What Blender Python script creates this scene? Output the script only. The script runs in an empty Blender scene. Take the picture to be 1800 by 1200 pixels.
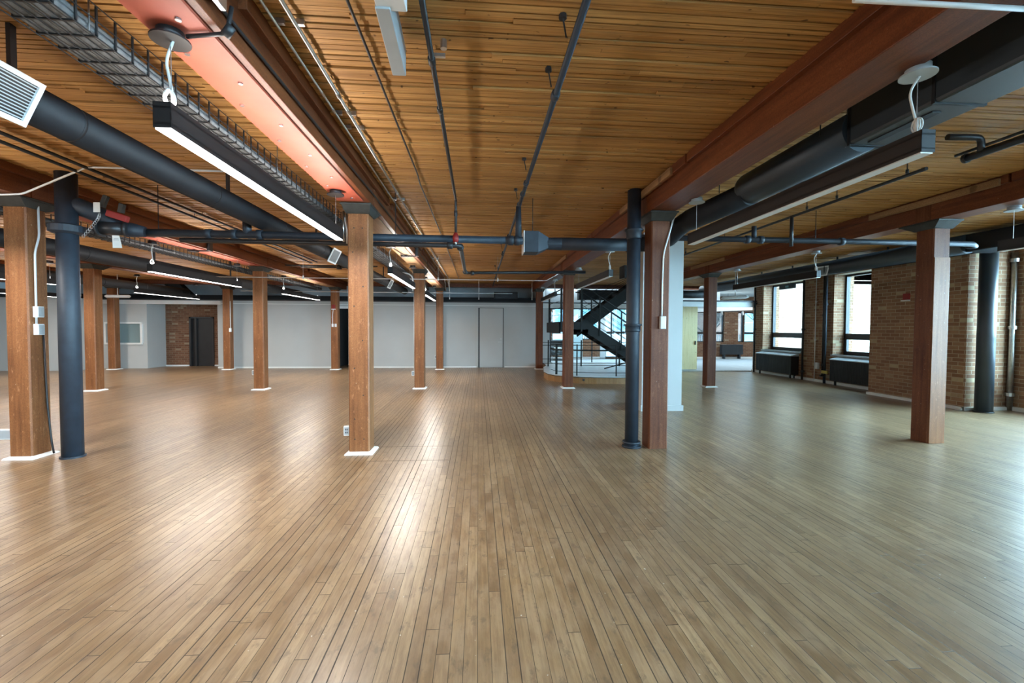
import bpy, math, random
from mathutils import Vector, Matrix
R_ = random.Random(7)
sc = bpy.context.scene
col = sc.collection
PI = math.pi

# ---------------------------------------------------------------- camera, sky, exposure
cam_d = bpy.data.cameras.new('camera'); cam = bpy.data.objects.new('camera', cam_d); col.objects.link(cam)
cam_d.sensor_width = 36.0; cam_d.lens = 775.8/1800*36.0; cam_d.clip_start = 0.05; cam_d.clip_end = 300
YAW, PIT, ROLL = .0765, .0301, -.0043
cam.location = (0, 0, 1.5)
cam.rotation_euler = (Matrix.Rotation(-YAW, 3, 'Z') @ Matrix.Rotation(PI/2-PIT, 3, 'X') @ Matrix.Rotation(-ROLL, 3, 'Z')).to_euler()
sc.camera = cam
sc.view_settings.view_transform = 'Standard'; sc.view_settings.look = 'None'
sc.view_settings.exposure = 0.52; sc.view_settings.gamma = 1.0; sc.view_settings.use_curve_mapping = False
try:
    sc.cycles.use_denoising = True
    sc.cycles.max_bounces = 7; sc.cycles.diffuse_bounces = 4; sc.cycles.glossy_bounces = 3
    sc.cycles.transparent_max_bounces = 12; sc.cycles.transmission_bounces = 4
    sc.cycles.caustics_reflective = False; sc.cycles.caustics_refractive = False
    sc.cycles.sample_clamp_indirect = 6.0
except Exception: pass
world = bpy.data.worlds.new('sky'); sc.world = world; world.use_nodes = True
bg = world.node_tree.nodes['Background']; bg.inputs[0].default_value = (.46, .77, 1.0, 1)
wt = world.node_tree; _tc = wt.nodes.new('ShaderNodeTexCoord'); _sx = wt.nodes.new('ShaderNodeSeparateXYZ'); wt.links.new(_tc.outputs['Generated'], _sx.inputs[0])
_m1 = wt.nodes.new('ShaderNodeMath'); _m1.operation = 'MAXIMUM'; wt.links.new(_sx.outputs[0], _m1.inputs[0]); _m1.inputs[1].default_value = 0
_m2 = wt.nodes.new('ShaderNodeMath'); _m2.operation = 'MULTIPLY_ADD'; wt.links.new(_m1.outputs[0], _m2.inputs[0]); _m2.inputs[1].default_value = 56.0; _m2.inputs[2].default_value = 4.0
wt.links.new(_m2.outputs[0], bg.inputs[1])   # overcast sky, brighter towards the window side
SUN_W = 3
sun_d = bpy.data.lights.new('sun', 'SUN'); sun_d.energy = SUN_W; sun_d.angle = math.radians(6); sun_d.color = (1, .95, .88)
sun = bpy.data.objects.new('sun', sun_d); col.objects.link(sun)
sun.rotation_euler = Vector((-.10, .78, -.62)).to_track_quat('-Z', 'Y').to_euler(); sun.location = (-20, -5, 30)
LAMP_DOWN, LAMP_UP = 60, 12.5

def portal(name, loc, sx, sy, d):
    l = bpy.data.lights.new(name, 'AREA'); l.shape = 'RECTANGLE'; l.size = sx; l.size_y = sy
    l.cycles.is_portal = True
    o = bpy.data.objects.new(name, l); col.objects.link(o); o.location = loc
    o.rotation_euler = Vector(d).to_track_quat('-Z', 'Z').to_euler(); return o

# ---------------------------------------------------------------- node helpers
class NT:
    def __init__(s, name):
        s.m = bpy.data.materials.new(name); s.m.use_nodes = True
        s.t = s.m.node_tree; s.b = s.t.nodes['Principled BSDF']; s.out = s.t.nodes['Material Output']
    def n(s, typ, **kw):
        x = s.t.nodes.new('ShaderNode'+typ)
        for k, v in kw.items(): setattr(x, k, v)
        return x
    def l(s, a, b): s.t.links.new(a, b)
    def put(s, sock, v):
        if isinstance(v, bpy.types.NodeSocket): s.l(v, sock)
        elif v is not None: sock.default_value = v
    def M(s, op, a, b=None, c=None):
        x = s.n('Math', operation=op)
        for i, v in enumerate((a, b, c)):
            if v is not None: s.put(x.inputs[i], v)
        return x.outputs[0]
    def xyz(s):
        tc = s.n('TexCoord'); sp = s.n('SeparateXYZ'); s.l(tc.outputs['Object'], sp.inputs[0]); return tc.outputs['Object'], sp.outputs
    def comb(s, x, y, z=0.0):
        c = s.n('CombineXYZ'); s.put(c.inputs[0], x); s.put(c.inputs[1], y); s.put(c.inputs[2], z); return c.outputs[0]
    def noise(s, vec, scale=5, detail=3, rough=.5):
        x = s.n('TexNoise'); s.l(vec, x.inputs['Vector']); x.inputs['Scale'].default_value = scale
        x.inputs['Detail'].default_value = detail; x.inputs['Roughness'].default_value = rough; return x.outputs['Fac']
    def white(s, vec):
        x = s.n('TexWhiteNoise', noise_dimensions='3D'); s.l(vec, x.inputs['Vector']); return x.outputs
    def ramp(s, fac, stops, interp='LINEAR'):
        x = s.n('ValToRGB'); s.l(fac, x.inputs[0]); e = x.color_ramp.elements; x.color_ramp.interpolation = interp
        while len(e) < len(stops): e.new(.5)
        for i, (p, c) in enumerate(stops):
            e[i].position = p; e[i].color = tuple(c)+(1,) if len(c) == 3 else c
        return x.outputs[0]
    def mix(s, fac, a, b, mode='MIX'):
        x = s.n('Mix', data_type='RGBA', blend_type=mode)
        s.put(x.inputs[0], fac)
        s.put(x.inputs[6], a if isinstance(a, bpy.types.NodeSocket) else tuple(a)+(1,))
        s.put(x.inputs[7], b if isinstance(b, bpy.types.NodeSocket) else tuple(b)+(1,))
        return x.outputs[2]
    def bump(s, h, strength=.3, dist=.01):
        x = s.n('Bump'); x.inputs['Strength'].default_value = strength; x.inputs['Distance'].default_value = dist
        s.l(h, x.inputs['Height']); s.l(x.outputs[0], s.b.inputs['Normal'])
    def fin(s, colr=None, rough=None, metal=None, spec=None):
        if colr is not None: s.put(s.b.inputs['Base Color'], colr if isinstance(colr, bpy.types.NodeSocket) else tuple(colr)+(1,))
        if rough is not None: s.put(s.b.inputs['Roughness'], rough)
        if metal is not None: s.b.inputs['Metallic'].default_value = metal
        if spec is not None: s.b.inputs['Specular IOR Level'].default_value = spec
        return s.m

def paint(name, c, rough=.5, var=.12, scale=6, metal=0, spec=None, bump=0):
    s = NT(name); v, _ = s.xyz(); f = s.noise(v, scale, 3)
    d = tuple(x*(1-var) for x in c); h = tuple(min(1, x*(1+var)) for x in c)
    if bump: s.bump(s.noise(v, scale*12, 2), bump, .004)
    return s.fin(s.ramp(f, [(.3, d), (.7, h)]), rough, metal, spec)

def emis(name, c, strength):
    s = NT(name); s.b.inputs['Base Color'].default_value = (.8, .8, .8, 1)
    s.b.inputs['Emission Color'].default_value = tuple(c)+(1,); s.b.inputs['Emission Strength'].default_value = strength; return s.m

def wood(name, lo, mid, hi, axis='Z', rough=.5, scuff=.25, spec=.4):
    s = NT(name); v, (x, y, z) = s.xyz()
    k = {'X': (1.2, 22, 22), 'Y': (22, 1.2, 22), 'Z': (22, 22, 1.2)}[axis]
    oi = s.n('ObjectInfo'); sh = s.M('MULTIPLY', oi.outputs['Random'], 37.0)
    g = s.comb(s.M('ADD', s.M('MULTIPLY', x, k[0]), sh), s.M('MULTIPLY', y, k[1]), s.M('MULTIPLY', z, k[2]))
    a = s.noise(g, 1, 5, .62)
    b = s.noise(v, 1.3, 2)
    f = s.M('ADD', s.M('MULTIPLY', a, .7), s.M('MULTIPLY', b, .35))
    c = s.ramp(f, [(.32, lo), (.52, mid), (.74, hi)])
    # worn flecks and knots
    k2 = s.comb(s.M('MULTIPLY', x, k[0]*.6+6), s.M('MULTIPLY', y, k[1]*.6+6), s.M('MULTIPLY', z, k[2]*.6+6))
    fl = s.noise(k2, 1.6, 4, .7)
    m = s.ramp(fl, [(.60, (0, 0, 0)), (.70, (1, 1, 1))])
    mm = s.M('MULTIPLY', m, scuff)
    c = s.mix(mm, c, tuple(min(1, q*2.0+.06) for q in hi))
    dk = s.ramp(s.noise(v, 7, 2), [(.22, (1, 1, 1)), (.30, (0, 0, 0))])
    c = s.mix(s.M('MULTIPLY', dk, .6), c, tuple(q*.35 for q in lo))
    pk = s.noise(v, 120, 2); c = s.mix(s.M('MULTIPLY', s.ramp(pk, [(.40, (1, 1, 1)), (.55, (0, 0, 0))]), .30), c, tuple(q*.5 for q in lo))
    sp2 = s.noise(v, 24, 2, .7); c = s.mix(s.M('MULTIPLY', s.ramp(sp2, [(.735, (0, 0, 0)), (.75, (1, 1, 1))]), min(1, scuff*2.2)), c, (.55, .44, .33))
    s.bump(a, .25, .004)
    return s.fin(c, rough, 0, spec)

def brick(name, c1, c2, mortar, odd, dirt=.3):
    s = NT(name); v, (x, y, z) = s.xyz()
    uv = s.comb(s.M('ADD', x, y), z, 0.0)
    br = s.n('TexBrick'); s.l(uv, br.inputs['Vector'])
    br.inputs['Scale'].default_value = 1.0; br.inputs['Brick Width'].default_value = .215; br.inputs['Row Height'].default_value = .075
    br.inputs['Mortar Size'].default_value = .007; br.inputs['Mortar Smooth'].default_value = .3; br.inputs['Bias'].default_value = 0.0
    br.inputs['Color1'].default_value = tuple(c1)+(1,); br.inputs['Color2'].default_value = tuple(c2)+(1,); br.inputs['Mortar'].default_value = tuple(mortar)+(1,)
    rw = s.M('FLOOR', s.M('DIVIDE', z, .075)); odd_ = s.M('FLOORED_MODULO', rw, 2.0)
    u2 = s.comb(s.M('SUBTRACT', s.M('DIVIDE', s.M('ADD', x, y), .215), s.M('MULTIPLY', odd_, -.5)), rw, 0.0)
    fl = s.n('VectorMath', operation='FLOOR'); s.l(u2, fl.inputs[0])
    w = s.white(fl.outputs[0])[0]
    sel = s.ramp(w, [(.93, (0, 0, 0)), (.95, (1, 1, 1))], 'LINEAR')
    inv = s.M('SUBTRACT', 1.0, br.outputs['Fac'])
    c = s.mix(s.M('MULTIPLY', s.M('MULTIPLY', sel, inv), .7), br.outputs['Color'], odd)
    n1 = s.noise(v, 9, 4, .6)
    c = s.mix(s.M('MULTIPLY', n1, dirt), c, tuple(q*.4 for q in c1))
    s.bump(s.M('ADD', s.M('MULTIPLY', inv, 1.0), s.M('MULTIPLY', n1, .3)), .8, .008)
    return s.fin(c, .85, 0, .25)

M = {}
# floor: narrow strips running away from the camera
s = NT('strip_floor'); v, (x, y, z) = s.xyz(); W_ = .0635; L_ = 1.5
u = s.M('DIVIDE', x, W_); cu = s.M('FLOOR', u); fu = s.M('FRACT', u)
rc = s.white(s.comb(cu, 3.3, 1.0))[0]
vv = s.M('DIVIDE', s.M('ADD', y, s.M('MULTIPLY', rc, 37.0)), L_)
cv = s.M('FLOOR', vv); fv = s.M('FRACT', vv)
rb = s.white(s.comb(cu, cv, 5.0)); r1 = rb[0]
base = s.ramp(r1, [(0, (.235, .140, .068)), (.25, (.290, .181, .088)), (.6, (.335, .214, .108)), (.85, (.375, .246, .128)), (1, (.43, .292, .158))])
gr = s.noise(s.comb(s.M('ADD', s.M('MULTIPLY', x, 60), s.M('MULTIPLY', r1, 90)), s.M('MULTIPLY', y, 3.0), s.M('MULTIPLY', r1, 40)), 1, 5, .65)
c = s.mix(s.M('MULTIPLY', s.ramp(gr, [(.35, (1, 1, 1)), (.62, (0, 0, 0))]), .55), base, (.115, .066, .032))
bl = s.noise(s.comb(s.M('MULTIPLY', x, 9), s.M('MULTIPLY', y, 4.5), s.M('MULTIPLY', r1, 9)), 1, 3, .6)
c = s.mix(s.M('MULTIPLY', s.ramp(bl, [(.42, (0, 0, 0)), (.64, (1, 1, 1))]), .45), c, (.42, .295, .18))
bl2 = s.noise(s.comb(s.M('MULTIPLY', x, 22), s.M('MULTIPLY', y, 5), s.M('MULTIPLY', r1, 30)), 1, 4, .65)
c = s.mix(s.M('MULTIPLY', s.ramp(bl2, [(.50, (0, 0, 0)), (.66, (1, 1, 1))]), .42), c, (.165, .088, .048))
st = s.noise(s.comb(s.M('MULTIPLY', x, 14), s.M('MULTIPLY', y, 7), 0.0), 1, 4, .7)
c = s.mix(s.M('MULTIPLY', s.ramp(st, [(.565, (0, 0, 0)), (.66, (1, 1, 1))]), .55), c, (.105, .072, .046))
big = s.noise(v, .55, 3)
c = s.mix(s.M('MULTIPLY', s.ramp(big, [(.42, (1, 1, 1)), (.62, (0, 0, 0))]), .30), c, (.14, .10, .066))
# gaps
rg = s.white(s.comb(cu, 9.1, 2.0))[0]
wg = s.M('ADD', s.M('MULTIPLY', s.M('POWER', rg, 5.0), .05), .019)
ed = s.M('MINIMUM', fu, s.M('SUBTRACT', 1.0, fu))
g1 = s.M('LESS_THAN', ed, wg)
g2 = s.M('LESS_THAN', fv, .0024)
# the patched strip with straight cross cuts beside the post
patch = s.M('MULTIPLY', s.M('MULTIPLY', s.M('GREATER_THAN', x, -1.24), s.M('LESS_THAN', x, -.34)),
            s.M('MAXIMUM', s.M('LESS_THAN', s.M('ABSOLUTE', s.M('SUBTRACT', y, 5.62)), .006), s.M('LESS_THAN', s.M('ABSOLUTE', s.M('SUBTRACT', y, 5.02)), .006)))
gap = s.M('MINIMUM', 1.0, s.M('ADD', s.M('ADD', g1, g2), patch))
c = s.mix(s.M('MULTIPLY', gap, .86), c, (.018, .012, .008))
sp_ = s.noise(v, 38, 1)
c = s.mix(s.M('MULTIPLY', s.ramp(sp_, [(.795, (0, 0, 0)), (.80, (1, 1, 1))]), .8), c, (.7, .7, .66))
s.bump(s.M('SUBTRACT', s.M('ADD', s.M('MULTIPLY', r1, .25), s.M('MULTIPLY', gr, .15)), gap), .35, .003)
rr = s.M('MAXIMUM', .285, s.M('ADD', .225, s.M('ADD', s.M('MULTIPLY', gap, .4), s.M('MULTIPLY', bl, .16))))
M['floor'] = s.fin(c, rr, 0, .5)

# ceiling lumber, tone per board comes from a face attribute
s = NT('deck_lumber'); v, (x, y, z) = s.xyz()
at = s.n('Attribute'); at.attribute_name = 'tone'; t = at.outputs['Fac']
base = s.ramp(t, [(0, (.27, .118, .034)), (.35, (.45, .222, .066)), (.75, (.60, .32, .105)), (1, (.72, .42, .16))])
g = s.noise(s.comb(s.M('ADD', s.M('MULTIPLY', x, 2.2), s.M('MULTIPLY', t, 80)), s.M('MULTIPLY', y, 90), s.M('MULTIPLY', z, 90)), 1, 4, .65)
c = s.mix(s.M('MULTIPLY', s.ramp(g, [(.36, (1, 1, 1)), (.6, (0, 0, 0))]), .5), base, (.10, .042, .015))
kn = s.noise(s.comb(s.M('MULTIPLY', x, 14), s.M('MULTIPLY', y, 24), s.M('MULTIPLY', t, 50)), 1, 2)
c = s.mix(s.M('MULTIPLY', s.ramp(kn, [(.70, (0, 0, 0)), (.75, (1, 1, 1))]), .8), c, (.045, .018, .008))
M['deck'] = s.fin(c, .6, 0, .3)

M['beam'] = wood('stained_beam_timber', (.085, .021, .008), (.175, .050, .017), (.26, .085, .030), 'Y', .42, .10, .35)
M['beam_pine'] = wood('bare_beam_timber', (.20, .10, .04), (.34, .19, .085), (.46, .28, .14), 'Y', .55, .1)
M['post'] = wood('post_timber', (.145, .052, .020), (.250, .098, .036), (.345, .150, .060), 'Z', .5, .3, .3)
M['post_shade'] = wood('shaded_post_timber', (.080, .023, .010), (.150, .047, .018), (.215, .078, .033), 'Z', .5, .20, .25)  # same timber as the other posts, weaker right-side light put into the colour
M['plate'] = paint('red_fireboard', (.36, .074, .040), .55, .10, 5)
M['cap'] = paint('primer_green_iron', (.034, .034, .030), .6, .25, 14)
M['duct'] = paint('black_duct', (.0085, .0095, .012), .62, .2, 4, spec=.35)
M['duct_grey'] = paint('blue_black_duct', (.030, .040, .050), .42, .12, 3)
M['pipe'] = paint('navy_pipe_paint', (.020, .028, .040), .55, .2, 10, bump=.2)
M['pipe_dark'] = paint('black_iron_pipe', (.020, .020, .022), .4, .2, 14)
M['black'] = paint('black_enamel', (.012, .010, .010), .45, .1, 9)
M['silver'] = paint('galvanised', (.52, .52, .51), .33, .12, 20, 1)
M['whitep'] = paint('white_metal', (.72, .74, .74), .45, .04, 9)
M['cord'] = paint('white_cord', (.66, .66, .62), .6, .05, 20)
M['wall'] = paint('wall_paint', (.47, .485, .475), .75, .03, 1.5)
M['wall_grey'] = paint('grey_paint', (.50, .56, .60), .75, .08, 2)
M['trimw'] = paint('white_trim', (.78, .79, .77), .5, .03, 5)
M['boxgrey'] = paint('pale_grey_metal', (.38, .42, .44), .4, .05, 6)
M['tray'] = paint('tray_wire', (.014, .014, .015), .5, .1, 9)
M['cables'] = paint('grey_cable_bundle', (.085, .088, .090), .75, .3, 26, bump=.5)
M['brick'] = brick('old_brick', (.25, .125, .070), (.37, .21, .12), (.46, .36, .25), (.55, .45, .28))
M['brick_back'] = brick('shaded_brick', (.17, .075, .042), (.26, .13, .075), (.30, .22, .15), (.42, .34, .24))  # darker copy of the old brick, shade put into its colour
M['brick_out'] = brick('pale_outdoor_brick', (.34, .24, .18), (.55, .44, .35), (.72, .70, .64), (.22, .12, .08), .10)
M['brick_out2'] = brick('red_outdoor_brick', (.30, .14, .10), (.40, .22, .16), (.48, .42, .36), (.45, .35, .28))
M['frame'] = paint('dark_bronze', (.030, .030, .032), .4, .1, 6)
M['steel'] = paint('dark_grey_steel', (.017, .018, .017), .6, .12, 4, spec=.2)
M['oak'] = wood('oak_panel', (.24, .12, .045), (.34, .18, .07), (.44, .26, .11), 'Z', .45, .05)
M['ply'] = wood('pale_panel', (.70, .54, .25), (.90, .74, .40), (.94, .80, .48), 'Z', .5, .02)
M['carpet'] = paint('pale_carpet', (.42, .47, .50), .8, .08, 3)
M['platform'] = paint('worn_stone', (.62, .65, .65), .35, .15, 4)
M['darkroom'] = paint('unlit_room', (.03, .03, .03), .9, .1, 2)  # near-black, the darkness of the passage is put into the colour
M['door_dark'] = paint('dark_door', (.022, .022, .024), .4, .1, 4)
M['bluewall'] = paint('pale_blue_panel', (.42, .60, .66), .6, .05, 2)
M['bark'] = paint('bark', (.09, .08, .07), .9, .3, 12)
M['red'] = paint('signal_red', (.26, .014, .012), .5, .1, 9)
M['yellow'] = paint('yellow_tag', (.60, .48, .10), .6, .1, 9)
M['paper'] = paint('paper_tag', (.74, .74, .70), .7, .04, 9)
M['ink'] = paint('ink', (.03, .03, .04), .7, .05, 9)
M['leather'] = paint('dark_leather', (.02, .018, .018), .35, .2, 9)
M['white_bldg'] = paint('white_facade', (.85, .85, .84), .8, .04, 2)
M['winblue'] = paint('blue_panes', (.25, .50, .58), .2, .1, 2)
M['roof'] = paint('roof_felt', (.1, .1, .1), .9, .1, 2)
M['lamp_on'] = emis('lit_diffuser', (1, .97, .93), 6.0)
M['lamp_off'] = paint('unlit_diffuser', (.80, .82, .82), .35, .02, 5)
def glass(name, tint):
    s = NT(name); tr = s.n('BsdfTransparent'); gl = s.n('BsdfGlossy'); gl.inputs['Roughness'].default_value = .02
    tr.inputs[0].default_value = tuple(tint)+(1,)
    lw = s.n('LayerWeight'); lw.inputs[0].default_value = .5; mx = s.n('MixShader')
    s.l(s.M('ADD', s.M('MULTIPLY', s.M('POWER', lw.outputs['Facing'], 5.0), .6), .03), mx.inputs[0])
    s.l(tr.outputs[0], mx.inputs[1]); s.l(gl.outputs[0], mx.inputs[2]); s.l(mx.outputs[0], s.out.inputs[0]); return s.m
M['glass'] = glass('clear_glass', (.96, .98, .98)); M['glass_grey'] = glass('dimming_grey_glass', (.68, .70, .70)); M['glass_tint'] = glass('dimming_blue_glass', (.50, .54, .56))  # grey and blue tints added only to dim the bright outdoors
s = NT('grey_window_glass'); M['greyglass'] = s.fin((.22, .30, .31), .1, 0, .5)

# ---------------------------------------------------------------- mesh helpers
EACH = {k: v for k, v in (('duct_seams','duct_seam'),('duct_seam','duct_seam'),('hanger_strap','hanger_strap'),('hanger_rods','hanger_rod'),('hanger_rod','hanger_rod'),
 ('junction_boxes','junction_box'),('pipe_collar','pipe_collar'),('plate_screws','plate_screw'),('plate_screw','plate_screw'),('pipe_coupling','pipe_coupling'),('pipe_fittings','pipe_fitting'),('pipe_fitting','pipe_fitting'),
 ('pipe_hanger','pipe_hanger'),('pipe_clip','pipe_clip'),('conduit_clip','conduit_clip'),('radiator_foot','radiator_foot'),('posts','post'),('post','post'),('rails','rail'),('rail','rail'),('balusters','baluster'),('baluster','baluster'),
 ('railing_rod','railing_rod'),('railing_post','railing_post'),('drill_holes','drill_hole'),('drill_hole','drill_hole'),('switch_box','switch_box'),('sockets','socket'),('socket','socket'),('post_block','post_block'),('scab_board','scab_board'),
 ('ledger_strip','ledger_strip'),('landing_rail','landing_rail'),('stair_foot','stair_foot'),('box_strap','box_strap'),('track_rod','track_rod'),('junction_box','junction_box'))}
class MB:
    def __init__(s): s.v = []; s.f = []; s.tone = None; s.marks = []
    def mk(s): s.marks.append((len(s.v), len(s.f)))
    def box(s, x0, y0, z0, x1, y1, z1):
        s.mk(); b = len(s.v)
        s.v += [(x0,y0,z0),(x1,y0,z0),(x1,y1,z0),(x0,y1,z0),(x0,y0,z1),(x1,y0,z1),(x1,y1,z1),(x0,y1,z1)]
        s.f += [(b,b+3,b+2,b+1),(b+4,b+5,b+6,b+7),(b,b+1,b+5,b+4),(b+1,b+2,b+6,b+5),(b+2,b+3,b+7,b+6),(b+3,b,b+4,b+7)]; return s
    def hexa(s, bot, top):
        s.mk(); b = len(s.v); s.v += list(bot)+list(top)
        s.f += [(b+3,b+2,b+1,b),(b+4,b+5,b+6,b+7),(b,b+1,b+5,b+4),(b+1,b+2,b+6,b+5),(b+2,b+3,b+7,b+6),(b+3,b,b+4,b+7)]; return s
    def bar(s, a, c, w, h, up=(0,0,1)):
        a, c = Vector(a), Vector(c); d = (c-a).normalized(); u = Vector(up)
        if abs(d.dot(u)) > .98: u = Vector((0,1,0))
        r = d.cross(u).normalized()*w/2; q = r.cross(d).normalized()*h/2
        s.hexa([a-r-q, a+r-q, a+r+q, a-r+q], [c-r-q, c+r-q, c+r+q, c-r+q]); return s
    def tube(s, pts, r, n=12, cap=True):
        s.mk()
        P = [Vector(p) for p in pts]; rs = r if isinstance(r, (list, tuple)) else [r]*len(P)
        T = []
        for i in range(len(P)):
            d = (P[min(i+1, len(P)-1)]-P[max(i-1, 0)]); T.append(d.normalized())
        t0 = T[0]; nrm = Vector((0,0,1)) if abs(t0.z) < .9 else Vector((1,0,0))
        nrm = (nrm - t0*nrm.dot(t0)).normalized(); b0 = len(s.v)
        for i, p in enumerate(P):
            nrm = (nrm - T[i]*nrm.dot(T[i])).normalized(); bi = T[i].cross(nrm)
            for k in range(n):
                a = 2*PI*k/n; s.v.append(tuple(p+(nrm*math.cos(a)+bi*math.sin(a))*rs[i]))
        for i in range(len(P)-1):
            for k in range(n):
                a = b0+i*n+k; b = b0+i*n+(k+1)%n; s.f.append((a, b, b+n, a+n))
        if cap:
            s.f.append(tuple(b0+k for k in range(n))[::-1]); e = b0+(len(P)-1)*n; s.f.append(tuple(e+k for k in range(n)))
        return s
    def cyl(s, a, c, r, n=16): return s.tube([a, c], r, n)
    def prism(s, poly, z0, z1):
        s.mk(); b = len(s.v); n = len(poly)
        s.v += [(p[0], p[1], z0) for p in poly]+[(p[0], p[1], z1) for p in poly]
        s.f.append(tuple(b+i for i in range(n))[::-1]); s.f.append(tuple(b+n+i for i in range(n)))
        for i in range(n): j = (i+1)%n; s.f.append((b+i, b+j, b+n+j, b+n+i))
        return s
    def build(s, name, mat, parent=None, smooth=False, bevel=0, kind=None, off=None):
        if name in EACH and parent is not None:
            name = EACH[name]
            if len(s.marks) > 1:
                for i, (v0, f0) in enumerate(s.marks):
                    v1, f1 = s.marks[i+1] if i+1 < len(s.marks) else (len(s.v), len(s.f))
                    q = MB(); q.v = s.v[v0:v1]; q.f = [tuple(k-v0 for k in f) for f in s.f[f0:f1]]; q.marks = [(0, 0)]
                    r = q.build(name, mat, parent, smooth, bevel, kind, off)
                return r
        o_ = Vector(off) if off is not None else (parent_origin(parent) if parent else Vector((0,0,0)))
        me = bpy.data.meshes.new(name); me.from_pydata([tuple(Vector(p)-o_) for p in s.v], [], s.f)
        me.materials.append(M[mat] if isinstance(mat, str) else mat)
        if s.tone: 
            a = me.attributes.new('tone', 'FLOAT', 'FACE')
            for i, t in enumerate(s.tone): a.data[i].value = t
        if smooth:
            for p in me.polygons: p.use_smooth = len(p.vertices) == 4
        me.update()
        o = bpy.data.objects.new(name, me); col.objects.link(o)
        if parent: o.parent = parent
        if kind: o['kind'] = kind
        if bevel:
            m = o.modifiers.new('bevel', 'BEVEL'); m.width = bevel; m.segments = 2; m.limit_method = 'ANGLE'
        return o
def parent_origin(p):
    v = Vector((0,0,0))
    while p: v += p.location; p = p.parent
    return v
def arc(p, q, r, m=6):  # corner helper: rounds the middle of polylines
    pass
def bendpath(pts, r=.06, m=5):
    P = [Vector(p) for p in pts]; out = [P[0]]
    for i in range(1, len(P)-1):
        a = (P[i-1]-P[i]); b = (P[i+1]-P[i]); k = min(r, a.length*.45, b.length*.45)
        A = P[i]+a.normalized()*k; B = P[i]+b.normalized()*k
        for j in range(m+1):
            t = j/m; out.append(A*(1-t)**2+P[i]*2*t*(1-t)+B*t*t)
    out.append(P[-1]); return out
def thing(name, loc, label, cat, group=None):
    o = bpy.data.objects.new(name, None); col.objects.link(o); o.location = loc; o.empty_display_size = .1
    o['label'] = label; o['category'] = cat
    if group: o['group'] = group
    return o
def tag(o, label, cat, group=None):
    o['label'] = label; o['category'] = cat
    if group: o['group'] = group
    return o
def solo(mb, name, mat, label, cat, group=None, **k): return tag(mb.build(name, mat, None, **k), label, cat, group)
def struct(name, mb, mat, **k):
    return mb.build(name, mat, None, kind='structure', **k)
def copy_tree(o, parent=None):
    c = o.copy(); col.objects.link(c); c.parent = parent
    for ch in list(o.children): copy_tree(ch, c)
    return c

CZ = 3.22      # underside of the deck
BZ = 2.93      # underside of the beams
# ================================================================ SETTING
struct('floor', MB().box(-20, -7, -.2, 10.4, 22, 0), 'floor')
struct('floor_rear', MB().box(2.45, 16.82, -.1, 7.3, 21.5, .006).box(7.0, 15.05, -.1, 17, 21.5, .006), 'carpet')

# ceiling: lumber laid on edge, boards at slightly different heights
mb = MB(); tone = []
yy = -1.0; row = 0
while yy < 18.6:
    pitch = R_.choice([.040, .044, .048, .052, .056]); x = -20.0 - R_.random()*3
    while x < 10.1:
        L = R_.uniform(1.6, 4.8); x1 = min(x+L, 10.2)
        h = R_.choice([0, .001, .003, .005, .007, .010, .014]); tl = R_.uniform(0, .004)
        b = len(mb.v); xa, xb, ya, yb, z0, z1 = x, x1-.002, yy+.0052, yy+pitch-.0052, CZ+h, CZ+.06
        mb.v += [(xa,ya,z0+tl),(xb,ya,z0+tl),(xb,yb,z0),(xa,yb,z0),(xa,ya,z1),(xb,ya,z1),(xb,yb,z1),(xa,yb,z1)]
        mb.f += [(b,b+3,b+2,b+1),(b,b+1,b+5,b+4),(b+2,b+3,b+7,b+6),(b+1,b+2,b+6,b+5),(b+3,b,b+4,b+7)]
        t = min(1, max(0, R_.gauss(.52, .13))); tone += [t]*5
        x = x1
    yy += pitch; row += 1
mb.tone = tone
struct('ceiling', mb, 'deck')
struct('roof_slab', MB().box(-20.4, -7.4, CZ+.061, 10.5, 22.0, CZ+.30).box(10.5, 15.0, CZ+.061, 17.2, 22.0, CZ+.30), 'roof')
struct('ceiling_rear', MB().box(-20, 18.62, 3.14, 10.2, 22, 3.26).box(10.2, 15.0, 3.14, 17, 22, 3.26), 'wall')
# back header beam under the end of the deck
struct('trim_header_beam', MB().box(-20, 17.2, 3.08, 10.0, 17.42, CZ), 'beam')

def wall_x(name, mat, x0, x1, y0, y1, z0, z1, opens, **k):   # wall in a YZ plane with openings (ya, yb, za, zb)
    mb = MB(); ys = y0
    for ya, yb, za, zb in sorted(opens):
        if ya > ys: mb.box(x0, ys, z0, x1, ya, z1)
        if za > z0: mb.box(x0, ya, z0, x1, yb, za)
        if zb < z1: mb.box(x0, ya, zb, x1, yb, z1)
        ys = yb
    if ys < y1: mb.box(x0, ys, z0, x1, y1, z1)
    return struct(name, mb, mat, **k)
def wall_y(name, mat, y0, y1, x0, x1, z0, z1, opens, **k):
    mb = MB(); xs = x0
    for xa, xb, za, zb in sorted(opens):
        if xa > xs: mb.box(xs, y0, z0, xa, y1, z1)
        if za > z0: mb.box(xa, y0, z0, xb, y1, za)
        if zb < z1: mb.box(xa, y0, zb, xb, y1, z1)
        xs = xb
    if xs < x1: mb.box(xs, y0, z0, x1, y1, z1)
    return struct(name, mb, mat, **k)

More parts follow.
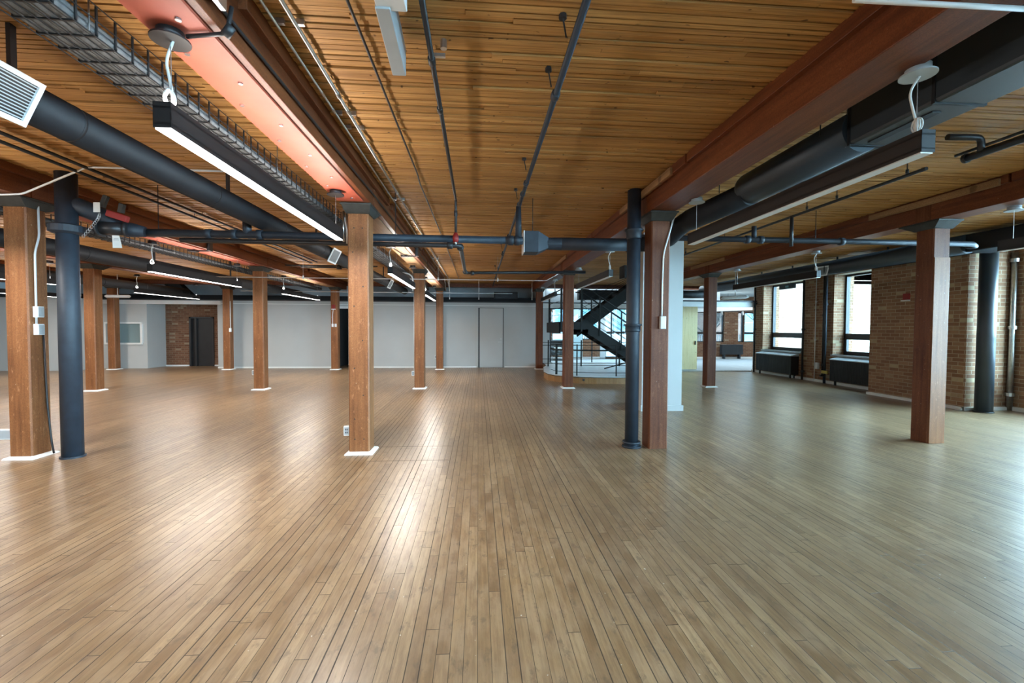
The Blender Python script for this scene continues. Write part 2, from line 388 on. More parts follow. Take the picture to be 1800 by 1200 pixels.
WR = [(10.0, 11.45, .82, 3.0), (12.62, 14.46, .82, 3.0)]
wall_x('wall_right', 'brick', 9.75, 10.32, 9.6, 15.0, 0, 3.3, WR)
WN = [(5.35, 7.32, .6, 3.05), (2.9, 5.0, .6, 3.05), (.4, 2.5, .6, 3.05), (-2.1, 0, .6, 3.05), (-4.6, -2.5, .6, 3.05)]
WF = [(.8, 3.2, .6, 3.05), (3.6, 6.2, .6, 3.05), (6.6, 9.4, .6, 3.05)]  # unseen front-wall windows, added to let in more daylight
wall_x('wall_right_near', 'brick', 10.0, 10.45, -7, 7.56, 0, 3.3, WN)
struct('wall_right_pier', MB().box(9.08, 7.56, 0, 10.32, 9.6, 3.25), 'brick')
struct('baseboard_right', MB().box(9.70, 9.6, 0, 9.75, 15.0, .07).box(9.03, 7.52, 0, 9.08, 9.6, .06).box(9.03, 7.50, 0, 10.0, 7.56, .06).box(9.94, -7, 0, 10.0, 7.5, .07), 'trimw')
# back walls
DK = (-5.22, -4.35, 0, 2.20)
wall_y('wall_back', 'wall', 16.8, 16.95, -9.43, 2.42, 0, 2.46, [DK])
wall_y('wall_back_end', 'wall', 16.8, 17.3, 2.42, 2.74, 0, 2.46, [])
WB = (-13.2, -12.05, .92, 1.60)
wall_y('wall_back_left', 'wall', 16.8, 16.95, -13.55, -11.85, 0, 2.46, [WB])
struct('wall_left_return', MB().box(-13.70, 15.95, 0, -13.55, 16.95, 2.46).box(-20, 15.95, 0, -13.70, 16.1, 2.46), 'wall')
struct('wall_recess_side', MB().box(-12.0, 16.95, 0, -11.85, 17.75, 2.46).box(-9.43, 16.95, 0, -9.30, 17.75, 2.46), 'wall')
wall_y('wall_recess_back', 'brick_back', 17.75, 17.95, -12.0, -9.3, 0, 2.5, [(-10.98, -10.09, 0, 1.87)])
struct('trim_recess_header', MB().box(-13.55, 16.74, 2.31, -9.3, 16.82, 2.44), 'trimw')
struct('ceiling_recess', MB().box(-12.0, 16.82, 2.40, -9.3, 17.95, 2.46), 'wall')
struct('trim_back_rail', MB().box(-9.43, 16.78, 2.34, 2.74, 16.80, 2.36).box(2.42, 16.74, 2.28, 7.1, 16.80, 2.45), 'trimw')
struct('trim_black_strip', MB().box(-20, 16.76, 2.46, 9.7, 17.3, 2.50), 'frame')  # thin black strip along the top of the back wall
struct('wall_left', MB().box(-20.2, -7, 0, -20, 16.1, 3.3), 'wall')
wall_y('wall_front', 'wall', -7.3, -7, -20, 10.4, 0, 3.3, WF)
struct('wall_upper_back', MB().box(-20, 18.5, 2.4, 10.2, 18.62, 3.3), 'wall_grey')
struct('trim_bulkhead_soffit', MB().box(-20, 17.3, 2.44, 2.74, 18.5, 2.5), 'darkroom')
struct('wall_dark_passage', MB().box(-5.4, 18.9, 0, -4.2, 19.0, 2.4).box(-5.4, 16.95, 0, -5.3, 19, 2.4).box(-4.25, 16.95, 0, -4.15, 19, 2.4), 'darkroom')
struct('baseboard_back', MB().box(-9.43, 16.77, 0, -5.24, 16.8, .05).box(-4.33, 16.77, 0, -.06, 16.8, .05).box(1.0, 16.77, 0, 2.72, 16.8, .05).box(-11.84, 17.70, 0, -11.0, 17.75, .05).box(-10.07, 17.70, 0, -9.44, 17.75, .05), 'trimw')
# rear room shell
FW = [(3.62, 4.48, .84, 2.64), (5.14, 6.0, .95, 2.52), (6.30, 7.6, .06, 2.52), (10.6, 12.45, .84, 2.36), (13.17, 13.5, .84, 2.36), (13.52, 14.9, .84, 2.36)]
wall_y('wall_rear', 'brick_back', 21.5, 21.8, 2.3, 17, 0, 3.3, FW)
struct('wall_rear_left', MB().box(2.3, 17.3, 0, 2.45, 21.5, 3.2), 'wall')
struct('wall_rear_right', MB().box(16.8, 15.0, 0, 17.0, 21.5, 3.2), 'wall')
struct('wall_rear_front', MB().box(10.32, 15.0, -3, 26.0, 15.3, 7.0), 'brick_out')
struct('trim_rear_baseboard', MB().box(2.45, 21.44, 0, 6.25, 21.5, .10).box(7.65, 21.44, 0, 16.8, 21.5, .10), 'trimw')
struct('trim_blue_panel', MB().box(4.5, 21.40, .1, 5.12, 21.46, 2.9), 'bluewall')
struct('trim_rear_column', MB().box(6.02, 21.36, 0, 6.27, 21.49, 3.0), 'wall_grey')
struct('trim_fascia_right', MB().box(6.6, 14.85, 2.28, 9.75, 15.0, 2.45), 'trimw')
struct('trim_fascia_top', MB().box(6.6, 14.82, 2.45, 9.75, 15.0, 2.50), 'frame')
struct('trim_rear_lintel', MB().hexa([(8.3,19.0,2.2),(12.3,19.0,2.36),(12.3,19.3,2.36),(8.3,19.3,2.2)], [(8.3,19.0,2.75),(12.3,19.0,2.75),(12.3,19.3,2.75),(8.3,19.3,2.75)]), 'trimw')
struct('trim_threshold', MB().box(7.0, 14.98, 0, 9.72, 15.06, .03), 'silver')
struct('wall_upper_right_back', MB().box(2.74, 18.0, 2.50, 10.2, 18.1, 3.2), 'wall_grey')

# windows
def window_x(name, ya, yb, za, zb, xg=10.12, sill=True, pane='glass'):
    o = MB(); w = .055
    o.box(xg-.05, ya, za, xg+.05, ya+w, zb).box(xg-.05, yb-w, za, xg+.05, yb, zb).box(xg-.05, ya, zb-w, xg+.05, yb, zb).box(xg-.05, ya, za, xg+.05, yb, za+w)
    o.box(xg-.05, ya, 1.27, xg+.05, yb, 1.39)
    f = o.build(name, 'frame', None, kind='structure')
    sb = MB(); sb.box(xg-.065, ya+.07, za+.05, xg-.03, ya+.11, 1.27).box(xg-.065, yb-.11, za+.05, xg-.03, yb-.07, 1.27).box(xg-.065, ya+.07, za+.05, xg-.03, yb-.07, za+.09).box(xg-.065, ya+.07, 1.23, xg-.03, yb-.07, 1.27)
    sb.build('window_sash', 'frame', f)
    MB().box(xg, ya+w, za+w, xg+.006, yb-w, 1.27).box(xg, ya+w, 1.39, xg+.006, yb-w, zb-w).build('window_pane', pane, f)
    if sill: MB().box(9.70, ya-.02, .77, xg-.05, yb+.02, .82).build('window_sill', 'boxgrey', f)
    return f
window_x('window_1', 12.62, 14.46, .82, 3.0, pane='glass_grey'); window_x('window_2', 10.0, 11.45, .82, 3.0, pane='glass_grey')
for i, w in enumerate(WN): window_x('window_%d' % (i+3), *w, xg=10.22, sill=False)
for i, (a, b, c_, d) in enumerate(WF):  # frames and panes of the added daylight openings
    o = MB(); w = .05; o.box(a, -7.2, c_, a+w, -7.12, d).box(b-w, -7.2, c_, b, -7.12, d).box(a, -7.2, c_, b, -7.12, c_+w).box(a, -7.2, d-w, b, -7.12, d)
    f = o.build('window_%d' % (i+20), 'frame', None, kind='structure')
    MB().box(a+w, -7.16, c_+w, b-w, -7.154, d-w).build('window_pane', 'glass', f)
    portal('portal_front', ((a+b)/2, -7.35, (c_+d)/2), b-a, d-c_, (0,1,0))
for i, (a, b, c_, d) in enumerate(FW):
    o = MB(); w = .05; o.box(a, 21.6, c_, a+w, 21.68, d).box(b-w, 21.6, c_, b, 21.68, d).box(a, 21.6, c_, b, 21.68, c_+w).box(a, 21.6, d-w, b, 21.68, d)
    if b-a > .5: o.box(a, 21.6, 1.24, b, 21.68, 1.36)
    f = o.build('window_%d' % (i+8), 'frame', None, kind='structure')
    MB().box(a+w, 21.63, c_+w, b-w, 21.636, d-w).build('window_pane', 'glass_tint', f)
for i, (a, b, c_, d) in enumerate(WR): portal('portal_right', (10.36, (a+b)/2, (c_+d)/2), b-a, d-c_, (-1,0,0))
for i, (a, b, c_, d) in enumerate(WN): portal('portal_near', (10.5, (a+b)/2, (c_+d)/2), b-a, d-c_, (-1,0,0))
for i, (a, b, c_, d) in enumerate(FW): portal('portal_rear', ((a+b)/2, 21.85, (c_+d)/2), b-a, d-c_, (0,-1,0))
# interior window in the back left wall
f = MB().box(-13.25, 16.74, .86, -12.0, 16.80, .92).box(-13.25, 16.74, 1.60, -12.0, 16.80, 1.66).box(-12.05, 16.74, .92, -11.98, 16.80, 1.60).box(-13.25, 16.74, .92, -13.2, 16.80, 1.6).build('window_14', 'trimw', None, kind='structure')
MB().box(-13.2, 16.85, .92, -12.05, 16.87, 1.60).build('window_pane', 'greyglass', f)
# doors
f = MB().box(-.05, 16.765, 0, 0.0, 16.80, 2.30).box(.96, 16.765, 0, 1.0, 16.80, 2.30).box(-.05, 16.765, 2.27, 1.0, 16.80, 2.31).build('door_1', 'wall', None, kind='structure')
d = MB().box(.06, 16.775, .02, .93, 16.80, 2.255).build('door_leaf', 'wall', f)
MB().cyl((.86, 16.775, .97), (.86, 16.72, .97), .022, 10).box(.76, 16.705, .955, .87, 16.725, .985).build('door_handle', 'silver', d)
MB().cyl((.86, 16.775, 1.09), (.86, 16.74, 1.09), .025, 10).build('door_lock', 'silver', d)
MB().box(0.0, 16.778, .0, .058, 16.799, 2.268).box(.932, 16.778, 0, .96, 16.799, 2.268).box(0, 16.778, 2.257, .96, 16.799, 2.27).build('door_shade_strip', 'frame', f)  # dark strips painted as the shade around the leaf
f = MB().box(-10.98, 17.70, 0, -10.92, 17.9, 1.88).box(-10.15, 17.70, 0, -10.09, 17.9, 1.88).box(-10.98, 17.70, 1.82, -10.09, 17.9, 1.88).box(-10.78, 17.72, 0, -10.73, 17.8, 1.82).build('door_2', 'frame', None, kind='structure')
MB().box(-10.73, 17.80, 0, -10.15, 17.84, 1.82).build('door_leaf', 'door_dark', f)
MB().box(-10.92, 17.80, 0, -10.78, 17.81, 1.82).build('door_sidelight', 'black', f)
# glazed partition behind the staircase
f = MB().box(2.74, 16.85, 0, 2.80, 16.92, 2.3).box(2.74, 16.85, .0, 7.1, 16.92, .05).box(5.9, 16.85, 0, 5.95, 16.92, 2.3).box(4.4, 16.85, 0, 4.43, 16.92, 2.3).box(7.05, 16.85, 0, 7.1, 16.92, 2.3).box(2.74, 16.85, 2.24, 7.1, 16.92, 2.3).build('window_15', 'frame', None, kind='structure')
MB().box(2.8, 16.88, .05, 7.05, 16.886, 2.24).build('window_pane', 'glass', f)
# dark passage trim
struct('trim_passage', MB().box(-5.26, 16.76, 2.2, -4.3, 16.8, 2.28), 'trimw')

# free-standing white wall on the right
t = thing('partition_wall', (3.3, 7.95, 0), 'tall white painted wall block standing behind the right-hand round pipe and post', 'wall')
MB().box(2.97, 7.80, 0, 3.72, 8.12, CZ+.02).build('wall_body', 'wall', t)
MB().box(2.95, 7.78, 0, 3.75, 8.14, .10).build('base_trim', 'wall', t)
# pale panel door
t = thing('pivot_door', (7.5, 15.62, 0), 'pale yellow wooden panel door standing open by the glass room', 'door')
MB().box(6.9, 15.58, .02, 7.99, 15.66, 2.33).build('door_leaf', 'ply', t)
MB().box(7.90, 15.54, .92, 7.93, 15.58, 1.06).build('door_handle', 'black', t)

# ================================================================ TIMBER FRAME
beams = [(-12.70, .33, 'far left timber beam, partly hidden behind the leftmost post'),
         (-8.92, .33, 'timber beam carrying the second row of posts from the left'),
         (-5.14, .33, 'timber beam above the leftmost near post and blue pipe'),
         (-1.40, .33, 'timber beam with red plate above the left centre post'),
         (2.235, .31, 'red-brown timber beam above the right centre post'),
         (6.03, .31, 'timber beam above the rightmost post, towards the windows')]
for bx, bw, lab in beams:
    t = thing('timber_beam', (bx, 8, BZ), lab, 'beam')
    MB().box(bx-bw/2, -1, BZ, bx+bw/2, 17.2, CZ+.02).build('beam_body', 'beam', t, bevel=.006)
    lw = .045
    l = MB()
    ya = -1.0
    while ya < 17:
        yb = min(ya+R_.uniform(2.2, 4.4), 17.1)
        l.box(bx-bw/2-lw, ya, CZ-.085, bx-bw/2+.01, yb-.03, CZ+.01); l.box(bx+bw/2-.01, ya+.3, CZ-.085, bx+bw/2+lw, yb+.1, CZ+.01); ya = yb
    l.build('ledger_strip', 'beam', t, bevel=.004)
    if bx > 1:   # lighter scab boards beside the posts
        sc_ = MB()
        for py in (5.46, 11.0): sc_.box(bx-bw/2-.075, py-.9, CZ-.10, bx-bw/2-.04, py+.75, CZ-.02)
        sc_.build('scab_board', 'beam_pine', t, bevel=.004)
    # bolster block where beams meet over a post
    bb = MB()
    for py in (5.46, 11.0): bb.box(bx-bw/2-.012, py-.10, BZ-.001, bx+bw/2+.012, py+.10, CZ-.09)
    bb.build('post_block', 'post_shade' if bx > 1 else 'beam', t, bevel=.004)
    pl = MB()
    if abs(bx+1.40) < .1:
        MB().box(-1.565, -1, BZ-.016, -1.288, 5.1, BZ-.001).build('red_plate', 'plate', t)
        for k in range(-4, 9):
            y_ = 2.40+.266*k; xx = -1.378 if k % 2 else -1.505
            pl.cyl((xx, y_+.05, BZ-.016), (xx, y_+.05, BZ-.024), .014, 8)
        for y_ in (4.92, 4.98): pl.cyl((-1.5+.12*(y_ > 4.95), y_, BZ-.016), (-1.5+.12*(y_ > 4.95), y_, BZ-.024), .014, 8)
        pl.build('plate_screws', 'silver', t)
        MB().box(-1.555, 5.85, BZ-.012, -1.30, 16.0, BZ-.001).build('pine_board', 'beam_pine', t)
    if abs(bx+5.14) < .1:
        MB().box(-5.30, 5.85, BZ-.016, -5.03, 10.65, BZ-.001).build('red_plate', 'plate', t)
        MB().box(-5.30, 11.4, BZ-.012, -5.03, 16.0, BZ-.001).build('pine_board', 'beam_pine', t)
        for k in range(20):
            pl.cyl((-5.23 if k % 2 else -5.1, 6.0+.24*k, BZ-.016), (-5.23 if k % 2 else -5.1, 6.0+.24*k, BZ-.024), .014, 8)
        pl.build('plate_screws', 'silver', t)

POST_W = .24
def make_post(dark=False, trim=True, cap_dy=.30):
    t = bpy.data.objects.new('timber_post', None); col.objects.link(t); h = POST_W/2
    c = .014; zt = BZ-.10
    poly = [(-h+c,-h),(h-c,-h),(h,-h+c),(h,h-c),(h-c,h),(-h+c,h),(-h,h-c),(-h,-h+c)]
    MB().prism(poly, 0, zt).build('post_shaft', 'post_shade' if dark else 'post', t, off=(0,0,0))
    a, b2 = .135, .165
    capm = MB().hexa([(-a,-a,zt-.005),(a,-a,zt-.005),(a,a,zt-.005),(-a,a,zt-.005)], [(-b2,-cap_dy*.72,BZ-.022),(b2,-cap_dy*.72,BZ-.022),(b2,cap_dy,BZ-.022),(-b2,cap_dy,BZ-.022)])
    capm.box(-b2-.01, -cap_dy*.76, BZ-.022, b2+.01, cap_dy+.02, BZ-.004)
    capm.build('iron_cap', 'cap', t, off=(0,0,0), bevel=.003)
    if trim:
        o, i = h+.045, h
        tm = MB()
        for (ax, ay, bx_, by_) in ((-1,-1,1,-1),(1,-1,1,1),(1,1,-1,1),(-1,1,-1,-1)):
            A, B = Vector((ax*o, ay*o, 0)), Vector((bx_*o, by_*o, 0)); a_, b_ = Vector((ax*(i-.01), ay*(i-.01), 0)), Vector((bx_*(i-.01), by_*(i-.01), 0))
            tm.hexa([A, B, b_, a_], [A*.93+Vector((0,0,.018)), B*.93+Vector((0,0,.018)), b_+Vector((0,0,.035)), a_+Vector((0,0,.035))])
        tm.build('base_trim', 'trimw', t, off=(0,0,0))
    return t
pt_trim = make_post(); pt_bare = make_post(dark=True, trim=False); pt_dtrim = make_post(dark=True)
posts = [ # front-left corner x, front y, prototype, label
 (-5.262, 5.345, 0, 'large timber post at left edge beside the thick blue pipe'),
 (-1.522, 5.31, 0, 'big timber post left of centre on a white base, drilled with small holes'),
 (2.125, 5.32, 1, 'scuffed red-brown timber post right beside the slim blue standing pipe'),
 (5.925, 5.36, 1, 'large timber post on the right in front of the brick pier'),
 (-9.05, 10.88, 0, 'timber post between the thick blue pipe and the grey interior window, tall crack in front'),
 (-5.34, 10.93, 0, 'timber post on white base midway between left edge and centre post'),
 (-1.56, 10.95, 0, 'timber post directly right of the big centre-left post, with white conduit'),
 (2.14, 10.88, 2, 'timber post standing in front of the curved stair platform'),
 (5.875, 10.92, 2, 'timber post in front of the glass room opening at right'),
 (-12.80, 16.3, 0, 'far timber post left of the grey interior window'),
 (-8.90, 16.15, 0, 'far timber post just right of the black door in brick'),
 (-5.19, 16.03, 0, 'far timber post carrying a red alarm and two white boxes'),
 (-1.50, 15.97, 0, 'far timber post left of the grey door in the white wall'),
 (2.115, 15.96, 2, 'far timber post at the right end of the white back wall')]
used = set()
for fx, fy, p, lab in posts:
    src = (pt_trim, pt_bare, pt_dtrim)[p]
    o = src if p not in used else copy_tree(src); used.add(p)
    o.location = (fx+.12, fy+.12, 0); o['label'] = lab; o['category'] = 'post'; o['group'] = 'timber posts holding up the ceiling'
o = [o for o in col.objects if o.get('label','').startswith('large timber post on the right')][0]
MB().box(5.935, 5.348, 0.0, 6.155, 5.361, 2.45).build('cladding_board', 'post', o, bevel=.003)
# drilled holes in the centre-left post
h = MB()
for zz, xs in ((2.66, (-.045, .05)), (2.38, (-.06,)), (1.98, (.055,)), (1.75, (-.05,)), (1.35, (.045,)), (1.02, (-.05,)), (.70, (.05,)), (.42, (-.05,)), (.18, (-.05, .055))):
    for q in xs: h.cyl((-1.402+q, 5.3085, zz), (-1.402+q, 5.32, zz), .008, 8)
h.build('drill_holes', 'black', pt_trim.children[0].parent if False else [o for o in col.objects if o.get('label','').startswith('big timber post left')][0])

# ================================================================ LINEAR LIGHTS
def make_light(lit):
    t = bpy.data.objects.new('linear_pendant_light', None); col.objects.link(t); L = 2.65; w = .04; H = .125; up = BZ-2.43
    MB().box(-w,0,.006,w,.006,H).box(-w,L-.006,.006,w,L,H).box(-w,0,.006,-w+.004,L,H).box(w-.004,0,.006,w,L,H).box(-w,0,H-.03,w,L,H-.02).box(-w,0,.02,w,L,.03).build('housing', 'black', t, off=(0,0,0))
    m = 'lamp_on' if lit else 'lamp_off'
    MB().box(-w+.005,.008,.0,w-.005,L-.008,.018).build('diffuser', m, t, off=(0,0,0))
    MB().box(-w+.005,.008,H-.018,w-.005,L-.008,H-.004).build('upper_diffuser', m, t, off=(0,0,0))
    for yc in (.07, L-.12):
        c = MB().cyl((0,yc,up-.052),(0,yc,up-.004),.058,20).build('canopy', 'boxgrey' if not lit else 'black', t, smooth=True, off=(0,0,0))
        MB().cyl((0,yc,up-.058),(0,yc,up-.050),.084,24).build('canopy_plate', 'black' if lit else 'boxgrey', c, off=(0,0,0))
        MB().cyl((0,yc,H-.01),(0,yc,up-.05),.0022,6).build('hanging_wire', 'silver', t, off=(0,0,0))
    cd = bendpath([(.012,.07,up-.055),(-.035,.085,up-.14),(-.012,.08,up-.24),(.005,.07,H+.05),(.01,.06,H)], .05, 5)
    MB().tube(cd, .0065, 8).build('power_cord', 'cord', t, smooth=True, off=(0,0,0))
    cl = MB()
    for k in range(5):
        a0 = k*.5; pts = []
        for j in range(17):
            a = 2*PI*j/16; pts.append(((.018+.003*k)*math.cos(a)*math.cos(a0*.8)-.004, .062+(.018+.003*k)*math.cos(a)*math.sin(a0*.8), H+.040+(.036+.003*(k%3))*math.sin(a)+.002*k))
        cl.tube(pts, .0042, 6)
    cl.build('cord_coil', 'cord', t, smooth=True, off=(0,0,0))
    if lit:
        for nm, z, tilt, e, xo in (('lamp_down', -.004, 0, LAMP_DOWN, 0), ('lamp_up', H+.012, PI-.98, LAMP_UP, .012), ('lamp_up', H+.012, PI+.98, LAMP_UP, -.012)):
            l = bpy.data.lights.new(nm, 'AREA'); l.shape = 'RECTANGLE'; l.size = .066 if tilt == 0 else .03; l.size_y = L-.03; l.energy = e; l.color = (1, .955, .90)
            lo = bpy.data.objects.new(nm, l); col.objects.link(lo); lo.parent = t; lo.location = (xo, L/2, z); lo.rotation_euler = (0, tilt, 0)
    return t
lit0 = make_light(True); off0 = make_light(False)
lights = [ # x, near y, z, lit, label
 (-1.475, 2.21, 2.425, 1, 'large lit black linear light nearest the camera, under the red plate'),
 (-1.44, 7.38, 2.375, 1, 'lit linear light just behind the big centre-left post'),
 (-1.43, 12.1, 2.385, 1, 'small lit linear light at the far end of the centre-left beam'),
 (-5.15, 7.38, 2.36, 1, 'lit linear light hanging over the left, right of the paper tag on the blue pipe'),
 (-5.14, 12.1, 2.375, 1, 'lit linear light hanging left of the far post with the red alarm'),
 (-9.02, 12.4, 2.39, 1, 'lit linear light hanging above the black door in the brick recess'),
 (-8.98, 7.5, 2.38, 1, 'lit linear light glimpsed beside the leftmost post and blue pipe'),
 (-5.15, 2.2, 2.42, 1, 'lit linear light outside the left edge, over the near left bay'),
 (-12.8, 12.3, 2.38, 1, 'farthest left lit linear light seen past the blue pipe'),
 (-12.8, 7.4, 2.38, 1, 'lit linear light far left behind the leftmost post'),
 (-1.46, -2.9, 2.425, 1, 'lit linear light behind the camera along the red-plated beam'),
 (-5.15, -2.9, 2.42, 1, 'lit linear light behind the camera on the left'),
 (-8.98, 2.2, 2.42, 1, 'lit linear light out of view to the far left'),
 (2.405, 2.22, 2.45, 0, 'large unlit black linear light at right under the red-brown beam'),
 (2.36, 7.75, 2.43, 0, 'unlit linear light hanging in front of the staircase'),
 (6.15, 7.58, 2.44, 0, 'unlit linear light hanging in front of the two tall windows'),
 (2.20, 12.5, 2.42, 0, 'unlit linear light beyond the post at the curved platform'),
 (6.1, 2.1, 2.42, 0, 'unlit linear light just outside the right edge')]
fl = {0: False, 1: False}
for x, y, z, lit, lab in lights:
    src = lit0 if lit else off0
    o = copy_tree(src) if fl[lit] else src; fl[lit] = True
    o.location = (x, y, z); o['label'] = lab; o['category'] = 'light'; o['group'] = 'linear lights under the beams' if lit else 'unlit linear lights'

# ================================================================ DUCTS
def register(parent, c, u, v, w, h, name='air_register'):
    """frame and louvres on a plane: centre c, unit u (long), unit v (short), sizes"""
    c, u, v = Vector(c), Vector(u).normalized(), Vector(v).normalized(); n = u.cross(v).normalized()
    if n.dot(Vector((0,0,1.5))-c) < 0 and False: n = -n
    def slab(mb, uc, vc, du, dv, dn0, dn1):
        P = [c+u*(uc+a*du/2)+v*(vc+b*dv/2) for a, b in ((-1,-1),(1,-1),(1,1),(-1,1))]
        mb.hexa([p+n*dn0 for p in P], [p+n*dn1 for p in P])
    m = MB(); b = .028
    slab(m, 0, h/2-b/2, w, b, 0, .014); slab(m, 0, -h/2+b/2, w, b, 0, .014); slab(m, w/2-b/2, 0, b, h-2*b, 0, .014); slab(m, -w/2+b/2, 0, b, h-2*b, 0, .014)
    fr_ = m.build(name, 'whitep', parent)
    k = MB(); slab(k, 0, 0, w-2*b, h-2*b, 0, .002); k.build('register_back', 'black', fr_)
    lv = MB(); nn = 12
    for i in range(nn): slab(lv, 0, -h/2+b+(i+.5)*(h-2*b)/nn, w-2*b, .0065, .002, .012)
    lv.build('louvres', 'boxgrey', fr_)
def round_duct(name, x, z, r, y0, y1, label, hangs, n=28):
    t = thing(name, (x, (y0+y1)/2, z-r), label, 'duct')
    MB().tube([(x, y0, z), (x, y1, z)], r, n).build('duct_body', 'duct', t, smooth=True)
    sm = MB()
    yy = y0+1.1
    while yy < y1: sm.tube([(x, yy-.012, z), (x, yy+.012, z)], r+.0015, n); yy += 1.52
    sm.build('duct_seams', 'duct', t, smooth=True)
    hb = MB()
    for yh in hangs: hb.box(x-.012, yh-.018, z+r-.004, x+.012, yh+.018, CZ+.01)
    hb.build('hanger_strap', 'pipe_dark', t)
    return t
t = round_duct('round_duct', -2.68, 2.83, .118, -1, 16.4, 'long black round duct running away from the top left corner', (2.8, 5.0, 7.6, 10.2, 12.8))
tn = Vector((.44, 0, .90)); cc = Vector((-2.68, 0, 2.83))+Vector((.90, 0, -.44))*.125
register(t, cc+Vector((0, 2.50, 0)), (0,1,0), tn, .60, .27)
register(t, cc+Vector((.0, 8.15, 0)), (0,1,0), tn, .42, .27)
register(t, cc+Vector((.0, 13.2, 0)), (0,1,0), tn, .42, .27)
t = round_duct('round_duct', -6.40, 2.69, .125, -1, 16.4, 'black round duct behind the thick blue pipe, over the left bays', (5.6, 7.3, 9.3, 12))
t = round_duct('round_duct', -10.1, 2.70, .12, 4, 16.2, 'black round duct over the far left bay', (8, 12))
# right-hand duct: box, round branch, elbow, flared outlet
t = thing('duct_run', (2.85, 3.5, 2.8), 'large blue-black duct at upper right turning into a flared outlet at centre', 'duct')
MB().box(2.69, -1, 2.845, 3.02, 3.10, 3.13).build('box_duct', 'duct_grey', t, bevel=.02)
MB().tube([(2.81,3.08,2.965),(2.81,4.42,2.955),(2.81,4.46,2.955)], [.160,.160,.150], 28).build('round_trunk', 'duct_grey', t, smooth=True)
MB().hexa([(2.70,3.1,2.846),(3.0,3.1,2.846),(3.0,4.0,2.80),(2.95,4.0,2.80)], [(2.70,3.1,2.90),(3.0,3.1,2.90),(3.0,4.0,2.88),(2.70,4.35,2.88)]).build('duct_transition', 'duct_grey', t)
m = MB()
for yv in (1.2, 2.45, 3.05): m.box(2.685, yv, 2.840, 3.025, yv+.02, 3.135)
m.box(2.78, 2.55, 2.838, 2.84, 3.0, 2.846)
m.build('duct_seams', 'duct', t)
pth = bendpath([(2.80, 4.45, 2.905), (2.62, 5.55, 2.86), (2.50, 5.86, 2.66), (2.0, 5.88, 2.635)], .16, 6)
MB().tube([(2.80,4.4,2.905)]+pth[1:], [.13]*2+[.122]*(len(pth)-8)+[.11]*3+[.10]*2+[.095], 24).build('round_branch', 'duct', t, smooth=True)
MB().tube([(2.1,5.88,2.635),(1.1,5.88,2.63)], .085, 24).build('cross_duct', 'pipe', t, smooth=True)
MB().hexa([(.92,5.81,2.56),(.92,5.95,2.56),(.92,5.95,2.70),(.92,5.81,2.70)][::-1], [(.78,5.74,2.495),(.78,6.02,2.495),(.78,6.02,2.765),(.78,5.74,2.765)][::-1]).hexa([(.78,5.74,2.495),(.78,6.02,2.495),(.78,6.02,2.765),(.78,5.74,2.765)][::-1], [(.60,5.74,2.495),(.60,6.02,2.495),(.60,6.02,2.765),(.60,5.74,2.765)][::-1]).tube([(1.12,5.88,2.63),(.91,5.88,2.63)], [.085,.080], 20).build('flared_outlet', 'pipe', t)
MB().box(.588, 5.735, 2.49, .60, 6.025, 2.77).build('outlet_frame', 'whitep', t)
MB().cyl((.72,5.88,2.76),(.72,5.88,CZ+.01),.005,8).build('hanger_rod', 'pipe_dark', t)
m = MB()
for yv in (3.3, 4.75): m.cyl((2.66, yv, 3.0), (2.66, yv, CZ+.01), .005, 6)
m.build('hanger_rod', 'pipe_dark', t)
# second outlet further back beside the pipe
t = thing('duct_outlet', (2.9, 8.3, 2.5), 'short dark duct with flared end peeping out left of the white wall block', 'duct')
MB().tube([(3.55,8.6,2.62),(3.15,8.6,2.62)], .09, 20).hexa([(3.15,8.52,2.54),(3.15,8.68,2.54),(3.15,8.68,2.70),(3.15,8.52,2.70)][::-1], [(2.84,8.44,2.50),(2.84,8.76,2.50),(2.84,8.76,2.74),(2.84,8.44,2.74)][::-1]).build('duct_body', 'duct', t)
MB().cyl((3.0,8.6,2.70),(3.0,8.6,CZ+.01),.006,6).build('hanger_rod', 'pipe_dark', t)
# duct along the window wall
t = thing('side_duct', (8.5, 10, 2.8), 'dark round duct running along the top of the brick window wall', 'duct')
MB().tube([(8.5, 7.1, 3.0), (8.5, 16.2, 2.985)], .168, 26).build('duct_body', 'duct_grey', t, smooth=True)
MB().box(8.45, 5.0, 2.86, 9.05, 7.2, 3.16).box(9.0, 7.3, 2.9, 9.07, 9.5, 3.18).build('box_section', 'duct', t, bevel=.02)
m = MB()
for yv in (7.5, 8.6, 9.9, 11.4, 12.7, 14): m.box(8.488, yv, 3.15, 8.512, yv+.03, CZ+.01)
m.build('hanger_strap', 'pipe_dark', t)
MB().box(8.26,10.02,2.86,8.42,10.24,3.02).build('register_boot', 'duct', t)
register(t, (8.24, 10.06, 2.90), (-.80,.60,-.10), (-.15,.10,-.98), .25, .24)
# ducts and mess near the far bulkhead
t = thing('cross_duct', (-8, 17.5, 2.5), 'long flat black duct above the white back wall', 'duct')
MB().box(-19.5, 17.42, 2.52, 2.26, 17.95, 2.70).build('duct_body', 'duct', t)
solo(MB().hexa([(-11.3,17.45,2.71),(-10.75,17.45,2.71),(-10.75,17.75,2.71),(-11.3,17.75,2.71)], [(-11.75,17.45,3.15),(-11.2,17.45,3.15),(-11.2,17.75,3.15),(-11.75,17.75,3.15)]), 'slanted_duct', 'duct', 'slanted dark duct above the brick recess', 'duct')
t = thing('air_grille', (1.05, 17.38, 2.66), 'black rectangular grille above the white back wall, right of the grey door', 'vent')
MB().box(.62, 17.36, 2.66, 1.55, 17.42, 2.92).build('grille_frame', 'black', t)
m = MB()
for k in range(9): m.box(.66, 17.35, 2.68+.024*k, 1.50, 17.36, 2.69+.024*k)
m.build('grille_slats', 'frame', t)
